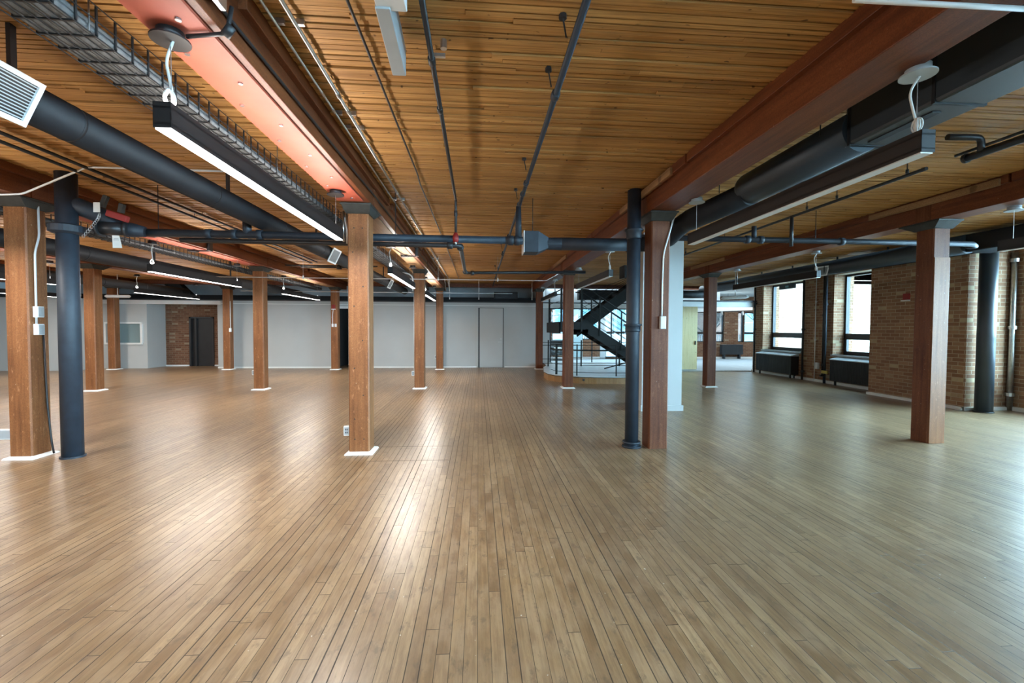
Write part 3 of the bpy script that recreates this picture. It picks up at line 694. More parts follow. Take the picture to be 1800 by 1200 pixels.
solo(MB().tube([(5.7,14.25,2.66),(7.2,14.4,2.66),(8.1,14.7,2.70)], .13, 18), 'cross_duct', 'duct', 'black round duct above the opening to the glass room', 'duct', smooth=True)
solo(MB().box(3.9,16.9,2.62,6.9,17.25,3.0), 'stair_bulkhead_duct', 'duct', 'dark box duct above the glazed partition behind the stairs', 'duct')

# ================================================================ CABLE TRAYS
def tray(x0, x1, z0, z1, y0, y1, label):
    t = thing('cable_tray', ((x0+x1)/2, (y0+y1)/2, z0), label, 'cable tray')
    w = MB(); r = .0035
    n = int((y1-y0)/.108)
    for i in range(n+1):
        y = y0+i*.108; w.box(x0-r, y-r*1.3, z0-r, x1+r, y+r*1.3, z0+r); w.box(x0-r, y-r*1.3, z0, x0+r, y+r*1.3, z1); w.box(x1-r, y-r*1.3, z0, x1+r, y+r*1.3, z1)
    for k in range(6):
        xx = x0+(x1-x0)*k/5; w.box(xx-.002, y0, z0-.006, xx+.002, y1, z0-.002)
    for k in (1, 2):
        zz = z0+(z1-z0)*k/2; w.box(x0-.006, y0, zz-.002, x0-.002, y1, zz+.002); w.box(x1+.002, y0, zz-.002, x1+.006, y1, zz+.002)
    w.build('wire_basket', 'tray', t)
    c = MB()
    for i in range(7):
        xx = x0+.02+(x1-x0-.04)*i/6; rr = .019
        pts = [(xx+.006*math.sin(j*1.3+i), y0+(y1-y0)*j/24, z0+.024+.004*math.sin(j*.9+2*i)) for j in range(25)]
        c.tube(pts, rr, 8)
    for i in range(5):
        xx = x0+.04+(x1-x0-.08)*i/4
        pts = [(xx+.006*math.sin(j*1.1+i), y0+(y1-y0)*j/24, z0+.058+.004*math.sin(j*.7+i)) for j in range(25)]
        c.tube(pts, .018, 8)
    c.build('cable_bundle', 'cables', t, smooth=True)
    h = MB(); y = y0+1.3
    while y < y1: h.cyl((x0, y, z0), (x0, y, CZ+.01), .004, 6); h.cyl((x1, y, z0), (x1, y, CZ+.01), .004, 6); y += 1.9
    h.build('hanger_rods', 'silver', t)
    return t
tray(-2.03, -1.775, 2.85, 2.985, -1, 16.2, 'black wire cable tray full of grey cables beside the red-plated beam')
tray(-5.78, -5.53, 2.83, 2.95, 5.35, 16.2, 'black wire cable tray running beside the leftmost beam')

# ================================================================ PIPES
def coup(mb, pts, r):
    for (a, d) in pts:
        a = Vector(a); d = Vector(d).normalized(); mb.tube([a-d*.035, a-d*.03, a+d*.03, a+d*.035], [r, r*1.28, r*1.28, r], 14)
# thick blue pipe, left
t = thing('standing_pipe', (-4.64, 5.40, 0), 'thick blue-painted standing pipe at the left edge with a valve branch', 'pipe')
MB().tube([(-4.64,5.40,0),(-4.64,5.40,CZ+.01)], .098, 28).build('pipe_shaft', 'pipe', t, smooth=True)
MB().tube([(-4.64,5.40,2.54),(-4.64,5.40,2.56),(-4.64,5.40,2.63),(-4.64,5.40,2.65)], [.12,.16,.16,.12], 24).tube([(-4.64,5.40,0),(-4.64,5.40,.02)], .115, 24).build('pipe_collar', 'pipe', t, smooth=False)
MB().tube(bendpath([(-4.64,5.42,2.90),(-4.40,5.55,2.80),(-4.22,5.62,2.66),(-4.0,5.68,2.64)], .12, 6), [.098]*9+[.085]*6+[.06]*3+[.05], 20).build('branch_elbow', 'pipe', t, smooth=True)
t = thing('control_valve', (-4.2, 5.5, 2.7), 'dark sprinkler valve with red body, chain and paper tags beside the thick blue pipe', 'valve')
MB().cyl((-4.36,5.50,2.64),(-4.14,5.56,2.64),.075,18).cyl((-4.38,5.50,2.64),(-4.35,5.50,2.64),.10,18).cyl((-4.15,5.56,2.64),(-4.12,5.57,2.64),.09,18).build('valve_body', 'pipe_dark', t, smooth=True)
MB().bar((-4.24,5.44,2.80),(-4.02,5.44,2.73),.06,.075).build('red_housing', 'red', t, bevel=.01)
MB().bar((-4.28,5.42,2.86),(-4.23,5.42,2.99),.045,.05).bar((-4.08,5.42,2.80),(-4.06,5.42,2.90),.05,.05).build('junction_boxes', 'cap', t, bevel=.004)
MB().box(-4.335,5.37,2.79,-4.265,5.375,2.90).build('paper_label', 'paper', t)
m = MB()
ch = [Vector((-4.27,5.38,2.80))]; 
for j in range(12):
    a = j/11; p = Vector((-4.27-.20*a**1.5, 5.37+.03*a, 2.76-.24*a+.02*math.sin(a*3)))
    pts = [p+Vector((.012*math.cos(q)*(1 if j % 2 else .3), .012*math.cos(q)*(.3 if j % 2 else 1), .018*math.sin(q))) for q in [2*PI*k/10 for k in range(11)]]
    m.tube(pts, .003, 5)
m.build('chain', 'silver', t, smooth=True)
g = MB().hexa([(-4.13,5.36,2.39),(-4.03,5.36,2.39),(-4.03,5.364,2.39),(-4.13,5.364,2.39)], [(-4.135,5.36,2.53),(-4.06,5.36,2.53),(-4.06,5.364,2.53),(-4.135,5.364,2.53)]).build('hanging_tag', 'paper', t)
MB().box(-4.115,5.357,2.490,-4.065,5.36,2.494).box(-4.12,5.357,2.478,-4.06,5.36,2.480).build('tag_print', 'ink', g)
# slim blue pipe, right centre
t = thing('standing_pipe', (1.945, 5.44, 0), 'slim blue-painted standing pipe with two hub collars at right of centre', 'pipe')
MB().tube([(1.945,5.44,0),(1.945,5.44,CZ+.01)], .083, 28).build('pipe_shaft', 'pipe', t, smooth=True)
m = MB()
for z0, z1 in ((0, .075), (1.46, 1.56), (2.62, 2.74)): m.tube([(1.945,5.44,z0),(1.945,5.44,z0+.02),(1.945,5.44,z1-.025),(1.945,5.44,z1-.02),(1.945,5.44,z1)], [.090,.094,.094,.112,.112], 26)
m.tube([(1.945,5.44,0),(1.945,5.44,.02)], .118, 26)
m.build('pipe_collar', 'pipe', t, smooth=True)
# main cross pipe
t = thing('sprinkler_main', (0, 5.74, 2.6), 'long blue cross pipe spanning the room in front of the centre beams', 'pipe')
MB().tube([(-4.1,5.72,2.64),(.45,5.76,2.64)], .048, 18).tube([(.45,5.76,2.64),(.575,5.76,2.64)], .040, 18).build('pipe_body', 'pipe', t, smooth=True)
m = MB(); coup(m, [((-3.3,5.73,2.64),(1,0,0)),((-2.70,5.73,2.64),(1,0,0)),((-3.0,5.73,2.64),(1,0,0)),((.50,5.76,2.64),(1,0,0)),((.42,5.76,2.64),(1,0,0))], .050)
m.tube([(-2.85,5.73,2.64),(-2.85,5.73,2.80)], .05, 14)
m.tube([(.52,5.76,2.64),(.52,5.76,3.08)], [.045,.033], 14).tube([(.35,5.76,2.64),(.575,5.76,2.64)], .052, 14)
m.build('pipe_fittings', 'pipe', t, smooth=True)
m = MB()
for q in (-3.9, -1.05): m.cyl((q,5.75,2.68),(q,5.75,CZ+.01),.005,6)
m.build('hanger_rod', 'pipe_dark', t)
t = thing('sprinkler_main', (5, 6.12, 2.8), 'blue cross pipe passing behind the rightmost post into the window duct', 'pipe')
MB().tube([(2.3,6.12,2.79),(7.4,6.12,2.79),(7.9,6.5,2.84),(8.38,7.0,2.93)], .040, 18).build('pipe_body', 'pipe', t, smooth=True)
m = MB(); coup(m, [((3.86,6.12,2.79),(1,0,0)),((4.06,6.12,2.79),(1,0,0)),((5.3,6.12,2.79),(1,0,0))], .044); m.tube([(3.96,6.12,2.79),(3.96,6.12,2.98)], .034, 14); m.build('pipe_fittings', 'pipe', t, smooth=True)
m = MB()
for q in (4.9, 6.6): m.cyl((q,6.12,2.82),(q,6.12,CZ+.01),.005,6)
m.build('hanger_rod', 'pipe_dark', t)
# second thinner cross pipe with elbow
t = thing('sprinkler_branch', (-.3, 5.7, 2.5), 'thinner dark pipe under the cross pipe, bending back at centre', 'pipe')
MB().tube(bendpath([(-3.6,5.68,2.55),(-.23,5.68,2.545),(-.26,8.9,2.60),(2.2,9.0,2.66)], .06, 5), .030, 14).build('pipe_body', 'pipe_dark', t, smooth=True)
m = MB(); coup(m, [((-.36,5.68,2.545),(1,0,0)),((-.235,5.80,2.545),(0,1,0)),((-.26,8.75,2.60),(0,1,0)),((-.12,8.9,2.60),(1,0,0))], .036); m.build('pipe_fittings', 'pipe_dark', t, smooth=True)
# pipe along the ceiling near centre-left
t = thing('ceiling_pipe', (-.285, 3, 3.1), 'dark iron pipe under the ceiling that drops to a red fitting at centre', 'pipe')
MB().tube(bendpath([(-.275,-1,3.12),(-.285,5.64,3.11),(-.285,5.64,2.60)], .05, 5), .0165, 12).build('pipe_body', 'pipe_dark', t, smooth=True)
m = MB(); coup(m, [((-.283,2.75,3.115),(0,1,0)),((-.285,3.35,3.112),(0,1,0)),((-.285,5.64,2.94),(0,0,1))], .018); m.build('pipe_coupling', 'pipe_dark', t, smooth=True)
MB().tube([(-.285,5.64,2.70),(-.285,5.64,2.66),(-.285,5.64,2.62),(-.285,5.64,2.58)], [.02,.036,.04,.03], 12).build('red_fitting', 'red', t, smooth=True)
MB().cyl((-.285,5.64,2.555),(-.285,5.64,2.58),.014,8).cyl((-.21,2.72,3.17),(-.21,2.72,CZ+.01),.02,10).box(-.285,2.71,3.12,-.20,2.73,3.14).build('sprinkler_head', 'silver', t)
# blue branch line centre-right
t = thing('ceiling_pipe', (.53, 3, 3.1), 'blue-black pipe under the ceiling crossing the top of the picture right of centre', 'pipe')
MB().tube([(.52,-1,3.10),(.55,17.0,3.10)], .021, 14).build('pipe_body', 'pipe', t, smooth=True)
m = MB(); coup(m, [((.525,y_,3.10),(0,1,0)) for y_ in (3.05,4.9,5.3,5.75,7.7,9.4,9.6,11.8)], .024); m.build('pipe_coupling', 'pipe', t, smooth=True)
m = MB()
for y_ in (2.45, 2.95, 4.5, 5.5, 9.0, 12.2): m.cyl((.48,y_,3.10),(.46,y_,CZ-.01),.005,6); m.cyl((.46,y_,CZ-.02),(.46,y_,CZ+.01),.022,8)
m.build('pipe_hanger', 'pipe_dark', t)
# silver conduits and black cable
for xx, r, lab in ((-1.128, .0085, 'thin silver conduit running under the ceiling nearest the red-plated beam'), (-1.02, .0125, 'thicker silver conduit running beside the thin one under the ceiling')):
    t = thing('metal_conduit', (xx, 7, CZ-.03), lab, 'conduit')
    MB().tube(bendpath([(xx,-1,CZ-.028),(xx,15.0,CZ-.028),(xx+.04,15.15,2.72)], .08, 4), r, 10).build('conduit_body', 'silver', t, smooth=True)
    m = MB()
    for y_ in (2.3, 3.35, 3.6, 5.7, 8.2, 10.7): m.tube([(xx,y_-.03,CZ-.028),(xx,y_+.03,CZ-.028)], r*1.35, 10); m.box(xx-.004, y_+.3, CZ-.03, xx+.045, y_+.32, CZ+.001)
    m.build('conduit_clip', 'silver', t)
solo(MB().tube([(-.695,-1,CZ-.02),(-.68,2.6,CZ-.024),(-.675,5,CZ-.018),(-.685,5.3,CZ-.03),(-.67,9,CZ-.02),(-.66,15.2,CZ-.03)], .009, 8), 'ceiling_cable', 'pipe_dark', 'thin black cable pipe on the ceiling right of the silver conduits', 'cable', smooth=True)
solo(MB().tube([(-1.215,-1,3.02),(-1.222,2,3.012),(-1.218,4.5,3.035),(-1.222,5.2,3.05),(-1.22,10,3.04),(-1.22,16,3.04)], .010, 8), 'beam_cable', 'pipe_dark', 'black cable fixed along the side of the red-plated beam', 'cable', smooth=True)
# left twin dark pipes
for k, (xx, zz, lab) in enumerate(((-4.12, 3.17, 'upper of two dark pipes above the thick blue pipe'), (-4.24, 3.14, 'lower of two dark pipes above the thick blue pipe'))):
    t = thing('ceiling_pipe', (xx, 7, zz), lab, 'pipe')
    MB().tube([(xx,2,zz),(xx,11.7,zz)], .017, 10).build('pipe_body', 'pipe_dark', t, smooth=True)
    m = MB()
    for y_ in (4, 7, 10): m.cyl((xx,y_,zz),(xx,y_,CZ+.01),.004,6)
    m.build('hanger_rod', 'pipe_dark', t)
solo(MB().tube(bendpath([(-4.9,11.7,3.08),(-2.6,11.7,3.08)], .05), .018, 10).tube(bendpath([(-4.4,11.4,3.0),(-2.9,11.4,3.0)], .05), .02, 10), 'cross_pipe', 'pipe_dark', 'dark cross pipes ending the two ceiling pipes left of centre', 'pipe', smooth=True)
for x, y, z, lab in ((-3.25, 7.3, 2.98, 'small black round speaker hanging beside the long left duct, nearer one'), (-3.2, 10.5, 2.90, 'small black round speaker hanging under the long left duct, farther one')):
    t = thing('ceiling_speaker', (x, y, z), lab, 'speaker')
    MB().tube([(x,y,z-.06),(x,y,z-.05),(x,y,z+.02),(x,y,z+.05)], [.05,.06,.06,.03], 14).build('speaker_body', 'black', t, smooth=True)
    MB().cyl((x,y,z+.04),(x,y,CZ+.01),.006,6).build('speaker_rod', 'black', t)
# right bay pipes
t = thing('ceiling_pipe', (4.4, 5, 3.1), 'thin dark sprinkler pipe under the ceiling between the right beams', 'pipe')
MB().tube([(4.43,4.1,3.10),(4.45,9.6,3.10)], .018, 12).build('pipe_body', 'pipe_dark', t, smooth=True)
m = MB()
for y_ in (4.3, 5.2, 5.7, 7.7, 9.2): m.cyl((4.43,y_,3.1),(4.43,y_,CZ+.01),.006,6); m.cyl((4.43,y_,3.12),(4.43,y_,3.16),.015,8)
m.tube([(4.44,6.0,3.10),(4.44,6.0,2.68)], .024, 12)
m.build('pipe_hanger', 'pipe_dark', t, smooth=True)
t = thing('ceiling_pipe', (4.3, 2.5, 3.05), 'thick black pipe with an elbow arm at the right edge near the unlit light', 'pipe')
MB().tube([(4.42,3.75,3.06),(4.40,-1,3.06)], .034, 14).tube([(4.42,3.75,3.06),(4.42,3.72,3.06)], .042, 14).build('pipe_body', 'pipe_dark', t, smooth=True)
MB().tube(bendpath([(4.40,3.60,3.07),(4.40,3.60,3.19),(4.10,3.62,3.19)], .06, 6), .026, 14).build('elbow_arm', 'pipe_dark', t, smooth=True)
solo(MB().tube([(4.62,4.0,CZ-.03),(4.62,-1,CZ-.03)], .014, 10), 'ceiling_pipe', 'pipe_dark', 'thin dark pipe above the thick black pipe at the right edge', 'pipe', smooth=True)
solo(MB().tube([(1.6,1.815,BZ-.02),(2.62,1.80,BZ-.02)], .011, 10), 'cross_conduit', 'whitep', 'white conduit crossing under the red-brown beam at top right corner', 'conduit', smooth=True)
# white conduits, left
t = thing('white_conduit', (-4.95, 5.2, 2.9), 'white conduit crossing under the leftmost beam towards the long duct', 'conduit')
MB().tube(bendpath([(-6.2,5.2,2.905),(-5.07,5.17,2.905),(-4.85,5.14,2.91),(-4.12,5.04,3.18),(-2.72,5.06,3.185)], .05, 5), .0105, 10).build('conduit_body', 'whitep', t, smooth=True)
t = thing('white_conduit', (-5.0, 5.40, 1.5), 'white conduit with two switch boxes on the side of the leftmost post', 'conduit')
px = -5.262+.24
MB().tube(bendpath([(px+.02,5.47,2.90),(px+.022,5.47,2.52),(px+.018,5.42,2.34),(px+.014,5.42,1.46)], .06, 5), .0105, 10).build('conduit_body', 'whitep', t, smooth=True)
for zz in (1.60, 1.40):
    b = MB().box(px, 5.395, zz, px+.055, 5.47, zz+.125).build('switch_box', 'whitep', t, bevel=.004)
    MB().box(px+.055, 5.40, zz+.01, px+.060, 5.465, zz+.115).box(px+.060, 5.425, zz+.035, px+.063, 5.44, zz+.055).box(px+.060, 5.425, zz+.07, px+.063, 5.44, zz+.09).build('cover_plate', 'boxgrey', b)
solo(MB().tube([(px+.012,5.50,1.4),(px+.014,5.52,.6),(px+.05,5.52,.15),(px+.09,5.5,.02)], .010, 8), 'black_cable', 'pipe_dark', 'black cable running down the leftmost post into the pipe base', 'cable', smooth=True)
def outlet(x, y, z, name, label, wx=.075, dx=-1):
    t = thing(name, (x, y, z), label, 'outlet')
    MB().box(x, y, z, x+wx*dx if False else x+wx, y+.05, z+.115).build('outlet_box', 'whitep', t, bevel=.003)
    MB().box(x+.01, y-.003, z+.012, x+wx-.01, y, z+.103).build('cover_plate', 'boxgrey', t)
    MB().box(x+.022, y-.005, z+.03, x+.034, y-.002, z+.05).box(x+.022, y-.005, z+.066, x+.034, y-.002, z+.086).box(x+.044, y-.005, z+.03, x+.052, y-.002, z+.05).box(x+.044, y-.005, z+.066, x+.052, y-.002, z+.086).build('sockets', 'ink', t)
    return t
t = outlet(-1.597, 5.36, .21, 'power_outlet', 'white outlet box low on the left side of the big centre-left post')
MB().tube([(-1.536,5.40,.32),(-1.534,5.40,2.5),(-1.55,5.42,2.62),(-1.60,5.44,2.86)], .010, 8).build('conduit', 'whitep', t, smooth=True)
solo(MB().tube([(-1.60,5.43,2.88),(-1.60,5.43,2.52)], .014, 10).tube([(-1.565,5.43,2.88),(-1.56,5.43,2.50)], .014, 10), 'grey_conduit', 'silver', 'short pair of grey conduits at the top of the big centre-left post', 'conduit', smooth=True)
t = outlet(-1.635, 11.0, .32, 'power_outlet', 'white outlet box low on the post behind the big centre-left post')
MB().tube([(-1.575,11.04,.43),(-1.575,11.04,2.45)], .010, 8).tube(bendpath([(-1.60,11.0,2.40),(-1.60,11.0,2.78),(-1.85,11.0,2.86)], .12, 6), .016, 10).build('conduit', 'whitep', t, smooth=True)
t = outlet(-1.565, 16.05, .40, 'power_outlet', 'small white outlet on the far post left of the grey door')
MB().tube([(-1.515,16.08,.5),(-1.515,16.08,2.3)], .010, 8).build('conduit', 'whitep', t, smooth=True)
outlet(-5.49, 5.4, .21, 'power_outlet', 'white outlet box low at the left edge behind the leftmost post', wx=.24)
outlet(-9.12, 11.0, .35, 'power_outlet', 'small white outlet on the left side of the cracked post')
outlet(-5.41, 11.0, .35, 'power_outlet', 'small white outlet on the left side of the mid-left post')
t = thing('white_conduit', (2.29, 5.30, 1.6), 'white conduit down the front of the scuffed right-centre post ending in a switch box', 'conduit')
MB().tube(bendpath([(2.405,5.30,2.90),(2.27,5.308,2.42),(2.262,5.308,2.0),(2.262,5.308,1.66)], .10, 6), .0105, 10).build('conduit_body', 'whitep', t, smooth=True)
MB().box(2.235,5.27,1.50,2.305,5.32,1.655).build('switch_box', 'whitep', t, bevel=.006)
# long thin white conduit across the second bay
t = thing('white_conduit', (0, 10.7, 2.68), 'long thin white conduit stretched across the room behind the cross pipe', 'conduit')
MB().tube(bendpath([(-6.2,10.75,2.66),(1.65,10.75,2.665),(1.95,10.75,2.83)], .03, 3), .0095, 8).build('conduit_body', 'whitep', t, smooth=True)
m = MB()
for q in (-4.1, -1.93, -.96, .47): m.box(q-.012, 10.73, 2.63, q+.012, 10.77, 2.71)
m.build('conduit_clip', 'whitep', t)
m = MB()
for q in (-4.1, -.96, .47): m.cyl((q,10.75,2.70),(q,10.75,CZ+.01),.0035,6)
m.build('hanger_rod', 'silver', t)
t = thing('white_conduit', (0, 15.5, 2.68), 'fainter white conduit crossing in front of the blue-grey upper back wall', 'conduit')
MB().tube([(-8,15.6,2.72),(1.2,15.6,2.72)], .010, 8).build('conduit_body', 'whitep', t, smooth=True)
m = MB()
for q in (-1.0, 0.02, 1.9): m.cyl((q,15.6,2.55),(q,15.6,CZ+.01),.006,6); m.box(q-.015,15.58,2.50,q+.015,15.62,2.57)
m.build('hanger_rod', 'whitep', t)
# row-3 alarm + boxes
t = thing('fire_alarm', (-5.07, 16.0, 2.15), 'small red fire alarm with white base on the far post', 'alarm')
MB().box(-5.14,15.98,2.16,-5.02,16.03,2.30).build('alarm_body', 'red', t, bevel=.005)
MB().box(-5.15,15.985,2.13,-5.01,16.02,2.155).build('alarm_strobe', 'whitep', t)
t = thing('switch_boxes', (-5.07, 16.0, 1.5), 'two white switch boxes with conduit below the red alarm on the far post', 'switch')
MB().box(-5.15,15.99,1.52,-5.09,16.03,1.63).box(-5.045,15.99,1.52,-4.985,16.03,1.63).build('switch_box', 'whitep', t)
MB().tube([(-5.12,16.01,1.63),(-5.12,16.01,1.95),(-5.09,16.01,2.15)], .010, 8).build('conduit', 'whitep', t)
t = thing('fire_alarm', (9.05, 8.68, 2.1), 'small red fire alarm on the brick pier just left of the rightmost post', 'alarm')
MB().box(9.03,8.66,2.14,9.085,8.78,2.27).build('alarm_body', 'red', t, bevel=.005)
MB().box(9.03,8.66,2.11,9.085,8.82,2.135).build('alarm_strobe', 'whitep', t)
t = thing('alarm_pull', (-13.9, 15.93, 1.2), 'dark red pull station with white sign on the far left white wall', 'alarm')
MB().box(-13.98,15.92,1.20,-13.86,15.955,1.34).build('pull_body', 'red', t)
MB().box(-13.96,15.93,1.44,-13.88,15.952,1.56).build('pull_sign', 'paper', t)
t = thing('wire_drop', (-8.72, 16.2, 1.3), 'white cord with switch hanging on the far post by the black door', 'switch')
MB().tube([(-8.63,16.13,1.45),(-8.63,16.13,2.4)], .012, 8).build('cord', 'cord', t)
MB().box(-8.67,16.11,1.33,-8.60,16.15,1.46).build('switch_box', 'whitep', t)
for x, z, lab in ((-12.75, 2.50, 'white oval pendant lamp above the far left post'), ):
    t = thing('oval_pendant', (x+.9, 15.6, z), lab, 'light')
    MB().tube([(x+.45,15.6,z),(x+.5,15.6,z),(x+1.2,15.6,z),(x+1.25,15.6,z)], [.02,.05,.05,.02], 12).build('lamp_shade', 'lamp_off', t, smooth=True)
    MB().cyl((x+.85,15.6,z+.04),(x+.85,15.6,CZ),.012,8).build('lamp_stem', 'whitep', t)
t = thing('oval_pendant', (8.3, 12.5, 2.35), 'white oval pendant lamp beside the far tall window', 'light')
MB().tube([(7.35,12.9,2.43),(7.42,12.9,2.435),(7.95,12.6,2.46),(8.02,12.58,2.465)], [.02,.05,.05,.02], 12).build('lamp_shade', 'lamp_off', t, smooth=True)
MB().cyl((7.7,12.75,2.49),(7.7,12.75,CZ+.01),.010,8).build('lamp_stem', 'whitep', t)

# white-grey box fixture at the top
t = thing('ceiling_box', (-.46, 2.4, 3.0), 'long pale grey metal box hanging from the ceiling at the top centre', 'fixture')
MB().hexa([(-.485,2.15,2.99),(-.415,2.15,2.99),(-.435,2.74,3.01),(-.515,2.74,3.01)], [(-.485,2.15,3.17),(-.415,2.15,3.17),(-.435,2.74,3.17),(-.515,2.74,3.17)]).build('box_body', 'boxgrey', t, bevel=.004)
MB().box(-.48,2.02,3.0,-.34,2.18,3.2).build('box_bracket', 'whitep', t, bevel=.004)
MB().box(-.47,2.2,3.16,-.45,2.24,CZ+.01).box(-.49,2.6,3.16,-.47,2.64,CZ+.01).build('box_strap', 'silver', t)
# plate-mounted black clamp lamps near the near canopy
t = thing('beam_bracket', (-1.24, 2.25, 2.9), 'black bracket arm reaching from the near canopy over the beam edge', 'bracket')
MB().tube(bendpath([(-1.40,2.28,2.895),(-1.20,2.25,2.90),(-1.17,2.24,3.02)], .03, 4), .010, 8).cyl((-1.21,2.25,2.89),(-1.17,2.24,2.93),.022,10).build('bracket_arm', 'pipe_dark', t, smooth=True)
MB().box(-1.20,2.05,2.97,-1.17,2.20,3.05).build('bracket_clamp', 'silver', t, bevel=.004)
t = thing('beam_bracket', (-1.25, 9.0, 2.9), 'black bracket arms on the beam above the second lit light', 'bracket')
MB().bar((-1.53,7.7,2.90),(-1.42,8.8,2.90),.012,.012).bar((-1.42,8.8,2.895),(-1.20,8.85,2.91),.02,.02).box(-1.50,8.72,2.875,-1.37,8.84,2.91).box(-1.22,8.75,2.90,-1.17,8.85,3.06).build('bracket_arm', 'pipe_dark', t)
t = thing('beam_bracket', (-5.2, 9.0, 2.9), 'black bracket arms on the leftmost beam beside its red plate', 'bracket')
MB().bar((-5.3,7.6,2.90),(-5.2,8.6,2.90),.012,.012).bar((-5.2,8.6,2.895),(-4.94,8.65,2.91),.02,.02).box(-5.28,8.5,2.875,-5.14,8.62,2.91).box(-4.97,8.55,2.90,-4.92,8.65,3.06).build('bracket_arm', 'pipe_dark', t)

# ================================================================ RIGHT WALL FITTINGS
def radiator(y0, y1, label):
    t = thing('radiator', (9.55, (y0+y1)/2, .1), label, 'radiator')
    m = MB().box(9.50, y0, .12, 9.74, y1, .68)
    m.build('radiator_body', 'black', t)
    f = MB(); n = int((y1-y0)/.045)
    for i in range(n): f.box(9.488, y0+(i+.3)*(y1-y0)/n, .13, 9.50, y0+(i+.7)*(y1-y0)/n, .67)
    f.build('radiator_fins', 'frame', t)
    MB().hexa([(9.47,y0-.01,.68),(9.74,y0-.01,.68),(9.74,y1+.01,.68),(9.47,y1+.01,.68)], [(9.48,y0-.01,.70),(9.74,y0-.01,.765),(9.74,y1+.01,.765),(9.48,y1+.01,.70)]).build('radiator_cover', 'boxgrey', t)
    MB().box(9.54,y0+.1,0,9.58,y0+.14,.12).box(9.54,y1-.14,0,9.58,y1-.1,.12).box(9.68,y0+.1,0,9.72,y0+.14,.12).build('radiator_foot', 'black', t)
radiator(12.72, 14.42, 'black finned radiator under the farther tall window')
radiator(9.75, 11.24, 'black finned radiator under the nearer tall window, beside the brick pier')
def riser(x, y, r, z0, z1, mat, label, cl=(), valve=None):
    t = thing('riser_pipe', (x, y, 0), label, 'pipe')
    MB().tube([(x,y,z0),(x,y,z1)], r, 12).build('pipe_body', mat, t, smooth=True)
    if cl:
        m = MB()
        for z in cl: m.tube([(x,y,z-.03),(x,y,z+.03)], r*1.5, 12); m.box(x, y-.01, z-.01, x+.08, y+.01, z+.01)
        m.build('pipe_clip', mat, t)
    return t
riser(9.67, 14.80, .028, 0, 3.2, 'pipe_dark', 'black riser pipe left of the farther tall window', (1.5, 2.4))
riser(9.66, 12.47, .030, 0, 3.2, 'pipe_dark', 'black riser pipe right of the farther tall window', (.25, 1.5))
riser(9.71, 12.05, .013, 0, 3.2, 'whitep', 'thin pale conduit on the brick between the two tall windows', (.05, 1.2, 2.3))
riser(9.68, 11.72, .022, .2, 3.2, 'pipe_dark', 'slim black riser left of the nearer tall window', (.5, 1.9))
t = riser(9.63, 11.58, .034, 0, 3.2, 'pipe', 'thicker black riser with yellow tag left of the nearer tall window', (.3, 2.2))
MB().box(9.57,11.42,.28,9.60,11.62,.36).build('yellow_tag', 'yellow', t)
MB().box(9.60,11.80,.38,9.66,11.90,.56).build('white_box', 'whitep', t)
MB().tube([(9.6,11.58,.22),(9.5,11.58,.22)], .03, 10).build('valve', 'pipe_dark', t)
t = thing('standing_pipe', (9.23, 7.38, 0), 'thick black standing pipe against the brick pier at right', 'pipe')
MB().tube([(9.23,7.36,0),(9.23,7.36,2.95)], .125, 26).build('pipe_shaft', M['duct_grey'], t, smooth=True)
MB().tube([(9.23,7.36,0),(9.23,7.36,.02)], .14, 26).build('pipe_collar', 'pipe_dark', t, smooth=True)
riser(9.93, 7.50, .045, 0, 2.95, 'silver', 'slim grey riser pipe at the right edge beside the thick black pipe', (1.55, .3, 2.8))
t = thing('sign_box', (9.6, 12.9, 2.75), 'small dark sign box hanging high in the farther tall window', 'sign')
MB().box(9.58,12.80,2.76,9.66,13.45,2.90).build('sign_case', 'duct_grey', t, bevel=.004)
MB().box(9.575,13.02,2.80,9.58,13.16,2.86).build('sign_face', 'winblue', t)
MB().cyl((9.62,13.1,2.9),(9.62,13.1,CZ+.01),.006,6).build('sign_rod', 'pipe_dark', t)
# white scrap on pier base
solo(MB().box(8.98,7.54,.0,9.06,7.64,.035), 'paper_scrap', 'paper', 'small white scrap at the foot of the brick pier', 'scrap')
t = thing('ceiling_panel', (3.05, 1.9, 3.16), 'white panel on the ceiling in the top right corner above the big duct', 'panel')
MB().box(2.72,1.62,3.165,3.60,2.12,3.20).build('panel_face', 'lamp_off', t, bevel=.004)
MB().box(2.70,1.60,3.20,3.62,2.14,CZ+.012).build('panel_frame', 'whitep', t)
# junction plate on ceiling at right
solo(MB().box(6.9,5.6,CZ-.02,7.25,5.9,CZ+.01), 'ceiling_patch', 'pipe_dark', 'small dark vent patch on the ceiling right of the rightmost beam', 'vent')

# ================================================================ STAIRCASE AND PLATFORM
t = thing('stair_platform', (4, 13, 0), 'low curved oak-sided platform under the steel staircase', 'platform')
poly = [(2.44,16.7),(2.44,15.5),(2.2,14.7),(2.0,13.3),(2.03,12.65),(2.16,12.28),(2.42,12.02),(2.75,11.83),(3.2,11.70),(3.8,11.64),(4.6,11.64),(5.2,11.75),(5.5,12.1),(5.6,12.8),(5.6,16.7)]
MB().prism(poly, 0, .175).build('platform_riser', 'oak', t)
q_ = [(3.8+(x-3.8)*1.006, 14.2+(y-14.2)*1.006) for x, y in poly]
MB().prism(q_, .175, .197).build('platform_top', 'platform', t)
q2 = [(3.8+(x-3.8)*1.009, 14.2+(y-14.2)*1.009) for x, y in poly]
MB().prism(q2, .165, .180).build('platform_edge', 'steel', t)
MB().cyl((2.86,11.80,.10),(2.86,11.77,.10),.03,10).build('platform_socket', 'black', t)
t = thing('platform_railing', (3.5, 11.9, .19), 'dark steel railing following the front edge of the curved platform', 'railing')
